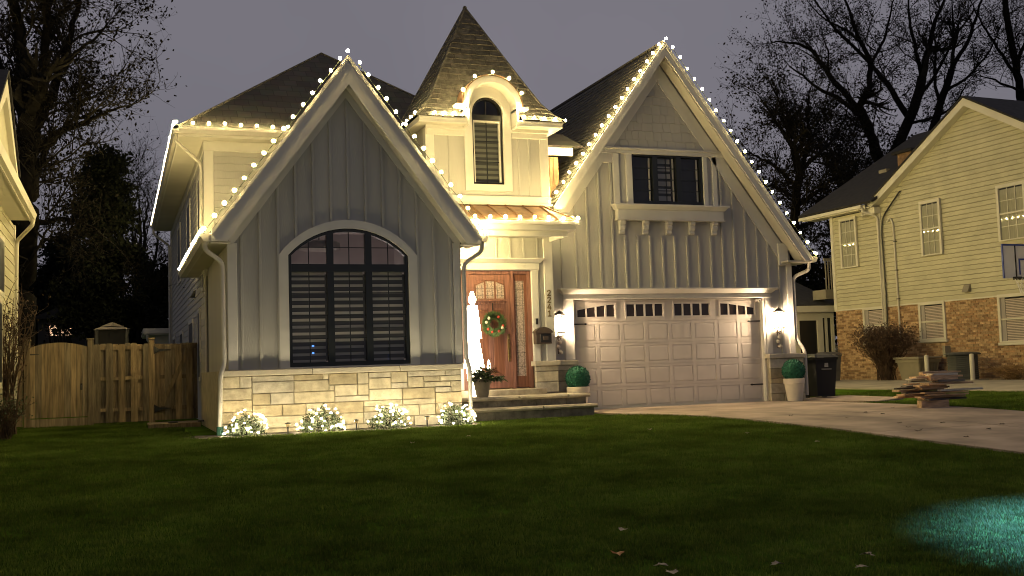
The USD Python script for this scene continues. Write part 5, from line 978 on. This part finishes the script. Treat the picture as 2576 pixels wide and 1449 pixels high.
t = thing('gate_frame', 'narrow grey metal frame leaning on the far corner of the brick wall', 'gate', None, (x, y, z)); part(t, 'frame', [tube([(x-.1, y-.3, z), (x-.1, y-.3, z+1.25)], .022, 6), tube([(x-.1, y-.3, z+1.25), (x+.35, y+.1, z+1.25)], .016, 6)], ac_m); part(t, 'wire', [tube([(x-.1+.09*k, y-.3+.08*k, z+.1), (x-.1+.09*k, y-.3+.08*k, z+1.2)], .005, 3) for k in range(5)], ac_m)

# pile of scrap boards on the strip of grass
pc = at_ground(2345, 1026); g = random.Random(21); zz0 = g_(pc[0], pc[1])
def board(c, L, w, h, ang, mt, label, roll=0):
    m = box(-L/2, L/2, -w/2, w/2, 0, h); v = m[0].copy(); v[:, 2] += v[:, 1]*roll; R_ = rotz((v, m[1]), ang); solo('board', move(R_, c), mt, label, 'board', 'scrap boards in the wood pile')
fr, gy_, dk, wh = planks_m
board((pc[0]-.20, pc[1]-.26, zz0), .62, .12, .16, -.05, fr, 'short thick fresh timber block under the front of the scrap pile'); board((pc[0]+.35, pc[1]+.30, zz0), .55, .12, .14, .2, dk, 'dark timber block under the back of the scrap pile')
zc = zz0+.16
for k in range(26):
    th_ = g.choice((.025, .03, .035, .039)); lay = k//2; mt = g.choice((fr, fr, gy_, dk, fr, wh)); L = g.uniform(.5, 1.25)
    board((pc[0]+g.uniform(-.22, .28)+(.04*(k % 3)), pc[1]+(-.26 if k % 2 == 0 else .12)+g.uniform(-.12, .12), zc), L, g.uniform(.09, .22), th_, g.uniform(-.22, .22), mt, '%s scrap board, %s layer of the wood pile, %s side' % ({id(fr): 'fresh tan', id(gy_): 'weathered grey', id(dk): 'dark', id(wh): 'pale'}[id(mt)], ('lowest', 'second', 'third', 'fourth', 'fifth', 'sixth', 'seventh', 'eighth', 'ninth', 'tenth', 'eleventh', 'twelfth', 'top')[lay], 'front' if k % 2 == 0 else 'back'), g.uniform(-.06, .06))
    if k % 2: zc += .042
board((pc[0]-.03, pc[1]-.36, zc-.18), .62, .10, .10, -.03, fr, 'thick fresh square-cut timber high at the front of the scrap pile')

# ---------------------------------------------------------------- trees
def leaves_mesh(pts, n, size, g, spread):
    pts = np.asarray(pts); c = pts[g.integers(0, len(pts), n)]+g.normal(0, spread, (n, 3))
    u = g.normal(0, 1, (n, 3)); u /= np.linalg.norm(u, axis=1, keepdims=True); w = np.cross(u, g.normal(0, 1, (n, 3))); w /= np.linalg.norm(w, axis=1, keepdims=True)+1e-9
    s = size*g.uniform(.5, 1.3, (n, 1)); v = np.stack([c-u*s*.55, c+w*s*.3, c+u*s*.55, c-w*s*.3], 1).reshape(-1, 3); k = np.arange(n)[:, None]*4
    return v, np.vstack([k+[0, 1, 2], k+[0, 2, 3]])
def tubes(lines, rad, sides=3):
    out = [tube(l, r_, sides, False) for l, r_ in zip(lines, rad)]; return cat(out)
def tree(name, label, Y, limbs, seed, density=1.0, nleaf=3000, lsize=.13, twig_len=1.6, up=.35, depth_j=1.2, group=None, lm=None, levels=3, spread=.14):
    g = np.random.default_rng(seed); W = []
    for pts, ra, rb in limbs:
        first = True; p = []
        for k, (x, y) in enumerate(pts):
            p.append(at(x, y, Y+(0 if k == 0 else g.normal(0, depth_j*.5))))
        p = np.array(p); ss = np.linspace(0, len(p)-1, (len(p)-1)*4+1); q = np.stack([np.interp(ss, np.arange(len(p)), p[:, k]) for k in range(3)], 1)
        q[1:-1] = (q[:-2]+2*q[1:-1]+q[2:])/4; q[1:-1] += g.normal(0, .03, (len(q)-2, 3)); W.append((q, np.linspace(ra, rb, len(q))))
    loc = W[0][0][0]; t = thing(name, label, 'tree', group, loc)
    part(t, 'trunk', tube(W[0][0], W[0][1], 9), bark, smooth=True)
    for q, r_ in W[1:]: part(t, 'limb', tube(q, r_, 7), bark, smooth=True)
    L, Rr, tips = [], [], []
    def grow(p, d, ln, r_, lev):
        n = 5; pts = [p]; d = d/np.linalg.norm(d)
        for k in range(n):
            d = d+g.normal(0, .17, 3)+[0, 0, up*.10]; d /= np.linalg.norm(d); pts.append(pts[-1]+d*ln/n)
        pts = np.array(pts); L.append(pts); Rr.append(np.linspace(r_, r_*.35, n+1)); tips.extend(pts[2:])
        if lev < levels:
            for k in range(int(round((5.2 if lev == 1 else 4.4)*min(density, 1.5)))):
                j = g.integers(1, n+1); a = g.normal(0, 1, 3); a -= a@d*d; a /= np.linalg.norm(a)
                grow(pts[j], d*.75+a*g.uniform(.5, 1.0)+[0, 0, up*.4], ln*g.uniform(.45, .75), r_*.5, lev+1)
    for i, (q, r_) in enumerate(W):
        ln = np.linalg.norm(np.diff(q, axis=0), axis=1).sum(); m = int(ln*density*(.55 if i == 0 else 1.0))+1
        for _ in range(m):
            u = g.uniform(.45 if i == 0 else .12, 1); k = min(int(u*(len(q)-1)), len(q)-2); p = q[k]; d = q[k+1]-q[k]; d /= np.linalg.norm(d); a = g.normal(0, 1, 3); a -= a@d*d; a /= np.linalg.norm(a)
            grow(p, d*.6+a*g.uniform(.6, 1.1)+[0, 0, up], twig_len*g.uniform(.6, 1.3), min(r_[k]*.5, .05), 1)
        grow(q[-1], q[-1]-q[-2], twig_len*1.1, r_[-1]*.9, 1)
    part(t, 'branches', tubes(L, Rr), twig_m, kind='stuff')
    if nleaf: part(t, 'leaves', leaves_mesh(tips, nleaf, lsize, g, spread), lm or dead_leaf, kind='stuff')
    return t
tree('tall_tree', 'tall dark tree with sparse leaves rising behind the left neighbouring house', 33, [
    ([(48, 900), (56, 700), (60, 520), (66, 400), (70, 330)], .42, .34), ([(70, 330), (62, 250), (56, 150), (36, 10), (18, -130)], .26, .10),
    ([(70, 330), (98, 268), (106, 180), (116, 80), (126, -70)], .22, .07), ([(84, 330), (125, 258), (146, 179), (167, 121), (188, 42), (212, -60)], .17, .05),
    ([(74, 400), (120, 345), (167, 325), (215, 310), (262, 286), (308, 268)], .13, .03), ([(74, 450), (100, 415), (130, 352), (190, 300), (250, 276)], .12, .03),
    ([(58, 590), (92, 565), (135, 552), (190, 552), (240, 575)], .12, .03), ([(52, 690), (88, 632), (108, 601), (128, 560)], .07, .02), ([(60, 300), (20, 210), (-20, 120), (-40, 20)], .15, .04),
    ([(118, 70), (170, 20), (220, -30)], .07, .02), ([(146, 179), (200, 130), (245, 95), (270, 60)], .07, .02)], 3, 1.4, 11000, .11, 1.5)
tree('bare_tree', 'bare multi-stemmed tree left of the grey house, behind the braced gate', 48, [
    ([(356, 860), (355, 780), (352, 700)], .20, .12), ([(352, 740), (362, 640), (366, 560), (372, 505)], .11, .03), ([(354, 760), (340, 680), (335, 590), (338, 530)], .10, .03), ([(358, 780), (385, 690), (395, 620), (400, 560)], .10, .03), ([(356, 720), (350, 620), (352, 520), (346, 480)], .08, .02), ([(360, 800), (405, 730), (418, 680)], .08, .03)], 5, 1.3, 1800, .10, 1.7)
def conifer(name, label, px, py_base, py_top, Y, hw, seed, n=26):
    g = np.random.default_rng(seed); b, t_ = at(px, py_base, Y), at(px+8, py_top, Y); hgt = t_[2]-b[2]; t = thing(name, label, 'tree', None, b)
    part(t, 'trunk', tube([b, (b+t_)/2, t_], [.28, .16, .03], 8), bark); L, Rr, V = [], [], []
    for k in range(n*3):
        u = g.uniform(.10, .99); a = g.uniform(0, 6.283); w = hw*(1-u)**.6*g.uniform(.45, 1.1)+.3; p = b+(t_-b)*u; d = np.array([math.cos(a), math.sin(a), -.12])
        pts = np.array([p, p+d*w*.5+[0, 0, -.05*w], p+d*w+[0, 0, .05*w]]); L.append(pts); Rr.append([.04, .025, .01])
        for _ in range(95): q_ = p+d*w*g.uniform(.15, 1)**.7; V.append(q_+g.normal(0, 1, 3)*[.26, .26, .15])
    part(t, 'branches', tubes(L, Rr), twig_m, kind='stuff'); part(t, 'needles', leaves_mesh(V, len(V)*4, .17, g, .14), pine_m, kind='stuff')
conifer('pine_tree', 'dark dense pine tree behind the fence, left of the bare tree', 252, 870, 385, 42, 1.55, 9)
conifer('pine_tree', 'dark wide pine behind the arched gate, nearer to the tall tree', 150, 880, 590, 52, 1.5, 10, 16)
tree('leaning_tree', 'leaning tree with a forked trunk behind the right neighbouring roof', 47, [
    ([(2226, 470), (2219, 417), (2188, 333), (2161, 275)], .34, .27), ([(2161, 275), (2082, 187), (2044, 125), (2000, 108), (1950, 104)], .17, .03), ([(2161, 275), (2188, 217), (2192, 158), (2165, 104), (2140, 42), (2119, -20)], .20, .05),
    ([(2172, 300), (2103, 242), (2061, 225), (2019, 190), (1985, 165)], .14, .03), ([(2165, 104), (2120, 70), (2070, 45), (2030, 0)], .08, .02), ([(2192, 158), (2225, 100), (2240, 40), (2250, -20)], .10, .03), ([(2082, 187), (2085, 130), (2060, 60)], .07, .02)], 21, 1.0, 7500, .115, 2.0, group=None)
tree('leaning_tree', 'tall dark tree leaning right, behind the chimney of the right neighbour', 52, [
    ([(2240, 430), (2253, 375), (2290, 300), (2319, 196)], .36, .28), ([(2319, 196), (2340, 104), (2357, 42), (2390, -30)], .22, .06), ([(2282, 290), (2228, 208), (2186, 154), (2103, 79), (2044, -10)], .20, .04), ([(2319, 196), (2300, 110), (2285, 30), (2280, -40)], .14, .04), ([(2300, 260), (2345, 200), (2390, 120), (2420, 40)], .14, .04), ([(2290, 310), (2340, 300), (2400, 270), (2440, 200)], .10, .03)], 22, 1.0, 7500, .115, 2.2)
tree('tall_tree', 'tall bare tree behind the gable peak of the right neighbouring house', 55, [
    ([(2330, 420), (2344, 333), (2365, 267), (2394, 175)], .30, .22), ([(2394, 175), (2436, 100), (2461, 30), (2480, -40)], .16, .05), ([(2365, 267), (2350, 200), (2355, 120), (2340, 40)], .13, .04), ([(2394, 175), (2400, 90), (2395, 0)], .12, .04), ([(2380, 230), (2440, 190), (2490, 130), (2520, 60)], .11, .03)], 23, 1.0, 6000, .115, 2.2)
tree('tall_tree', 'tall bare tree at the upper right corner of the view', 52, [
    ([(2580, 330), (2569, 242), (2557, 167), (2532, 42), (2526, -60)], .30, .16), ([(2562, 200), (2510, 120), (2470, 60), (2440, 0)], .12, .03), ([(2560, 150), (2590, 80), (2610, 0)], .12, .04), ([(2566, 230), (2500, 200), (2440, 185)], .09, .02)], 24, 1.1, 5500, .115, 2.1)
tree('spreading_tree', 'dense low spreading tree between the grey house and the right neighbour', 40, [
    ([(1985, 700), (1994, 600), (2002, 520), (2011, 437)], .26, .18), ([(2011, 437), (1985, 354), (1950, 300), (1915, 250)], .13, .03), ([(2005, 480), (1960, 420), (1915, 400), (1880, 380)], .12, .03), ([(2011, 437), (2040, 350), (2030, 270), (2040, 220)], .12, .03), ([(2011, 430), (2070, 380), (2110, 330), (2130, 280)], .11, .03), ([(2000, 520), (2060, 480), (2110, 440), (2150, 430)], .11, .03), ([(2005, 500), (1970, 480), (1930, 470), (1900, 450)], .10, .03), ([(1996, 580), (2040, 560), (2080, 540), (2120, 500)], .09, .03), ([(1985, 354), (1960, 250), (1940, 215)], .07, .02)], 25, 1.9, 13000, .12, 1.5)
tree('spreading_tree', 'dense dark tree low behind the right neighbouring wing roof', 46, [
    ([(2110, 720), (2115, 600), (2120, 500)], .24, .18), ([(2120, 500), (2090, 420), (2075, 360)], .12, .03), ([(2120, 500), (2150, 420), (2175, 370)], .12, .03), ([(2118, 540), (2060, 500), (2030, 470)], .1, .03), ([(2120, 510), (2190, 470), (2220, 430)], .1, .03), ([(2116, 590), (2060, 590), (2020, 620)], .09, .03)], 26, 1.5, 10000, .15, 1.6)
twig_mass('bare_shrub', (float(at(12, 1060, 23.5)[0]), 23.5, -.03), 34, .85, 2.7, 31, dry_m, 'bare branching shrub before the left neighbouring wall', 'shrub', None, .013, 500, dry_m, .06)
x_ = float(at(10, 1090, 21.5)[0]); twig_mass('low_shrub', (x_, 21.5, -.04), 46, .45, .75, 32, dry_m, 'low brown shrub at the left edge of the lawn', 'shrub', None, .008, 500, leaf_m, .05)
def hedge(label, x0, x1, Y, ptop, seed, n=5200):
    g = np.random.default_rng(seed); a, b = at(x0, 860, Y), at(x1, 860, Y); h = at((x0+x1)/2, ptop, Y)[2]; t = thing('hedge', label, 'hedge', None, ((a[0]+b[0])/2, Y, -.05))
    u = g.uniform(0, 1, n); top = h*(.75+.5*meshkit.noise(np.stack([u*6, u*0, u*0+seed], 1))); c = np.stack([a[0]+(b[0]-a[0])*u, Y+g.normal(0, .5, n), g.uniform(0, 1, n)**.8*top], 1)
    part(t, 'foliage', leaves_mesh(c, n*3, .30, g, .12), pine_m, kind='stuff'); part(t, 'stems', [tube([(a[0]+(b[0]-a[0])*k/9, Y, -.1), (a[0]+(b[0]-a[0])*k/9+.1, Y, h*.7)], [.06, .02], 5) for k in range(10)], twig_m)
hedge('tall dark hedge behind the arched gate', 40, 235, 56, 700, 1); hedge('dark hedge behind the braced gate and the canopy', 235, 425, 54, 730, 2); hedge('dark hedge between the grey house and the sunroom', 1960, 2110, 50, 660, 3, 2500)

# behind the fence: a far house with one lit window, and a canopy
fy = 50.0; q0, q1 = at(95, 870, fy), at(215, 770, fy)
N3 = thing('far_house', 'dark low house behind the fence with one small lit window', 'house', None, (q0[0], fy, 0))
part(N3, 'wall', box(q0[0], q1[0], fy, fy+3, -.1, float(at(150, 800, fy)[2])), dark_in); part(N3, 'roof', prism([(q0[0]-.3, float(at(150, 802, fy)[2])), (q1[0]+.3, float(at(150, 802, fy)[2])), ((q0[0]+q1[0])/2, float(at(150, 770, fy)[2]))], fy-.3, fy+3.3), nb_roof)
wa, wb = at(124, 845, fy-.05), at(179, 819, fy-.05); w_ = part(N3, 'lit_window', box(wa[0], wb[0], fy-.05, fy-.02, wa[2], wb[2]), far_window); part(w_, 'frame', [box(wa[0]-.05, wb[0]+.05, fy-.07, fy-.05, wb[2], wb[2]+.05), box(wa[0]-.05, wb[0]+.05, fy-.07, fy-.05, wa[2]-.05, wa[2]), box((wa[0]+wb[0])/2-.05, (wa[0]+wb[0])/2+.05, fy-.07, fy-.05, wa[2], wb[2])], black)
g = np.random.default_rng(5); wp = np.stack([g.uniform(wa[0], wb[0], 60), np.full(60, fy-.6), g.uniform(wa[2], wb[2], 60)], 1); t = thing('bare_shrub', 'twiggy shrub silhouetted before the small lit far window', 'shrub', None, ((wa[0]+wb[0])/2, fy-.6, -.05))
part(t, 'twigs', tubes([np.array([[p[0]+.1, fy-.6, p[2]-.9], [p[0], fy-.6, p[2]-.3], p]) for p in wp], [[.02, .012, .006]]*60), twig_m, kind='stuff'); part(t, 'leaves', leaves_mesh(wp, 420, .10, g, .10), pine_m, kind='stuff')
cy = 34.0; ca, cb = at(234, 829, cy), at(328, 829, cy); ct = float(at(283, 815, cy)[2]); ce = float(ca[2])
t = thing('garden_canopy', 'garden canopy with a pale fabric roof showing above the fence', 'canopy', None, ((ca[0]+cb[0])/2, cy+1.5, -.05)); x0, x1 = float(ca[0]), float(cb[0]); mx = (x0+x1)/2
part(t, 'roof', [sheet([(x0, cy, ce), (x1, cy, ce), (mx+.3, cy+1.6, ct), (mx-.3, cy+1.6, ct)]), sheet([(x1, cy, ce), (x1, cy+3.2, ce), (mx+.3, cy+1.6, ct)]), sheet([(x0, cy+3.2, ce), (x0, cy, ce), (mx-.3, cy+1.6, ct)]), sheet([(x1, cy+3.2, ce), (x0, cy+3.2, ce), (mx-.3, cy+1.6, ct), (mx+.3, cy+1.6, ct)])], tarp_m)
part(t, 'side_curtain', [box(x0+.05, x1-.05, cy+.14, cy+.18, -.05, ce-.02), box(x0+.02, x0+.05, cy+.18, cy+3.0, -.05, ce-.02)], dark_in); part(t, 'vent_cap', lathe([(.35, ct), (.05, ct+.12), (.001, ct+.13)], 4, (mx, cy+1.6, 0)), tarp_m)
for x in (x0+.1, x1-.1):
    for y in (cy+.1, cy+3.1): part(t, 'pole', box(x-.04, x+.04, y-.04, y+.04, -.1, ce), black_metal)

# fallen leaves
ORD = ('leftmost', 'second from the left', 'third from the left', 'fourth from the left', 'fifth from the left', 'sixth from the left', 'seventh from the left', 'eighth from the left', 'ninth from the left', 'tenth from the left', 'eleventh from the left', 'rightmost')
def ranked(pts): return sorted(pts)
def fallen(px, py, size, mt, label, seed, group):
    g = random.Random(seed); p = at_ground(px, py, .035); z = float(zg(p[0], p[1]))+(.032 if drive_l(p[1]) < p[0] < drive_r(p[1]) else .045)
    out = [(0, -.5), (.22, -.30), (.40, -.12), (.28, .02), (.34, .22), (.12, .22), (0, .5), (-.12, .22), (-.34, .22), (-.28, .02), (-.40, -.12), (-.22, -.30)]
    a = g.uniform(0, 6.28); V = [[0, 0, .10*size]]+[[size*(x*math.cos(a)-y*math.sin(a)), size*(x*math.sin(a)+y*math.cos(a)), size*(.30*abs(x)*2*g.uniform(.3, 1)+.05)] for x, y in out]; n = len(out)
    F = [[0, k+1, (k+1) % n+1] for k in range(n)]; solo('fallen_leaf', (np.array(V)+[p[0], p[1], z], np.array(F)), mt, label, 'leaf', group)
lf_p = mat('fallen_leaf_pale', (.34, .27, .18), .8, .2, 8); lf_o = mat('fallen_leaf_orange', (.42, .17, .05), .8, .2, 8); lf_d = mat('fallen_leaf_dark', (.07, .045, .03), .85, .2, 8)
for k, (x, y) in enumerate(ranked(((1662, 1429), (1690, 1446), (1955, 1426), (2182, 1402), (2168, 1433), (1570, 1338)))): fallen(x, y, .11, lf_p, 'pale fallen leaf on the dark foreground lawn, '+ORD[k], k, 'pale leaves on the lawn')
fallen(1555, 1400, .13, lf_o, 'orange fallen leaf on the dark foreground lawn', 9, None)
for k, (x, y) in enumerate(ranked(((1634, 1083), (2057, 1114), (1178, 1100), (1038, 1117), (1880, 1092)))): fallen(x, y, .09, lf_p, 'pale fallen leaf on the lit upper lawn, '+ORD[k], 20+k, 'pale leaves on the lit lawn')
for k, (x, y) in enumerate(ranked(((2310, 1085), (2132, 1052), (2178, 1038), (2220, 1042), (2285, 1075), (2262, 1064), (2372, 1064), (2488, 1080), (1990, 1046), (2246, 1026), (2430, 1100), (2520, 1068)))): fallen(x, y, .16 if x == 2310 else .10, lf_d, 'dark curled leaf on the concrete driveway, '+ORD[k], 40+k, 'dark leaves on the driveway')

# a teal garden spotlight on a stake, just past the right edge; its pool of light falls on the lawn
sp = np.array([7.63, 5.73, float(zg(7.63, 5.73))+2.6]); aim = np.array([7.64, 5.74, float(zg(7.63, 5.73))]); d = aim-sp; d /= np.linalg.norm(d)
t = thing('garden_spotlight', 'black garden spotlight hanging from a tall shepherd hook over the lawn', 'spotlight', None, (sp[0], sp[1], sp[2]-2.6))
part(t, 'stake', tube(ellbow([sp+[.5, -.1, -2.7], sp+[.5, -.1, .22], sp+[0, 0, .22], sp+[0, 0, .12]], .2), .014, 8), black_metal); part(t, 'housing', tube([sp-d*.14, sp-d*.02], [.04, .055], 14), black_metal); part(t, 'lens', tube([sp-d*.022, sp-d*.018], .05, 14), spot_face)
sl = UsdLux.SphereLight.Define(stage, t+'/lamp'); sl.CreateRadiusAttr(.03); sl.CreateIntensityAttr(TEAL); sl.CreateColorAttr((.075, .20, 1.0)); sl.CreateNormalizeAttr(True)
zx = -d; xx = np.cross([0, 0, 1.], zx); xx /= np.linalg.norm(xx); yx = np.cross(zx, xx)
sl.AddTransformOp().Set(Gf.Matrix4d(*[*xx, 0], *[*yx, 0], *[*zx, 0], *[*(sp+d*.02-base[t]), 1]))
sa = UsdLux.ShapingAPI.Apply(sl.GetPrim()); sa.CreateShapingConeAngleAttr(43.0); sa.CreateShapingConeSoftnessAttr(.6)
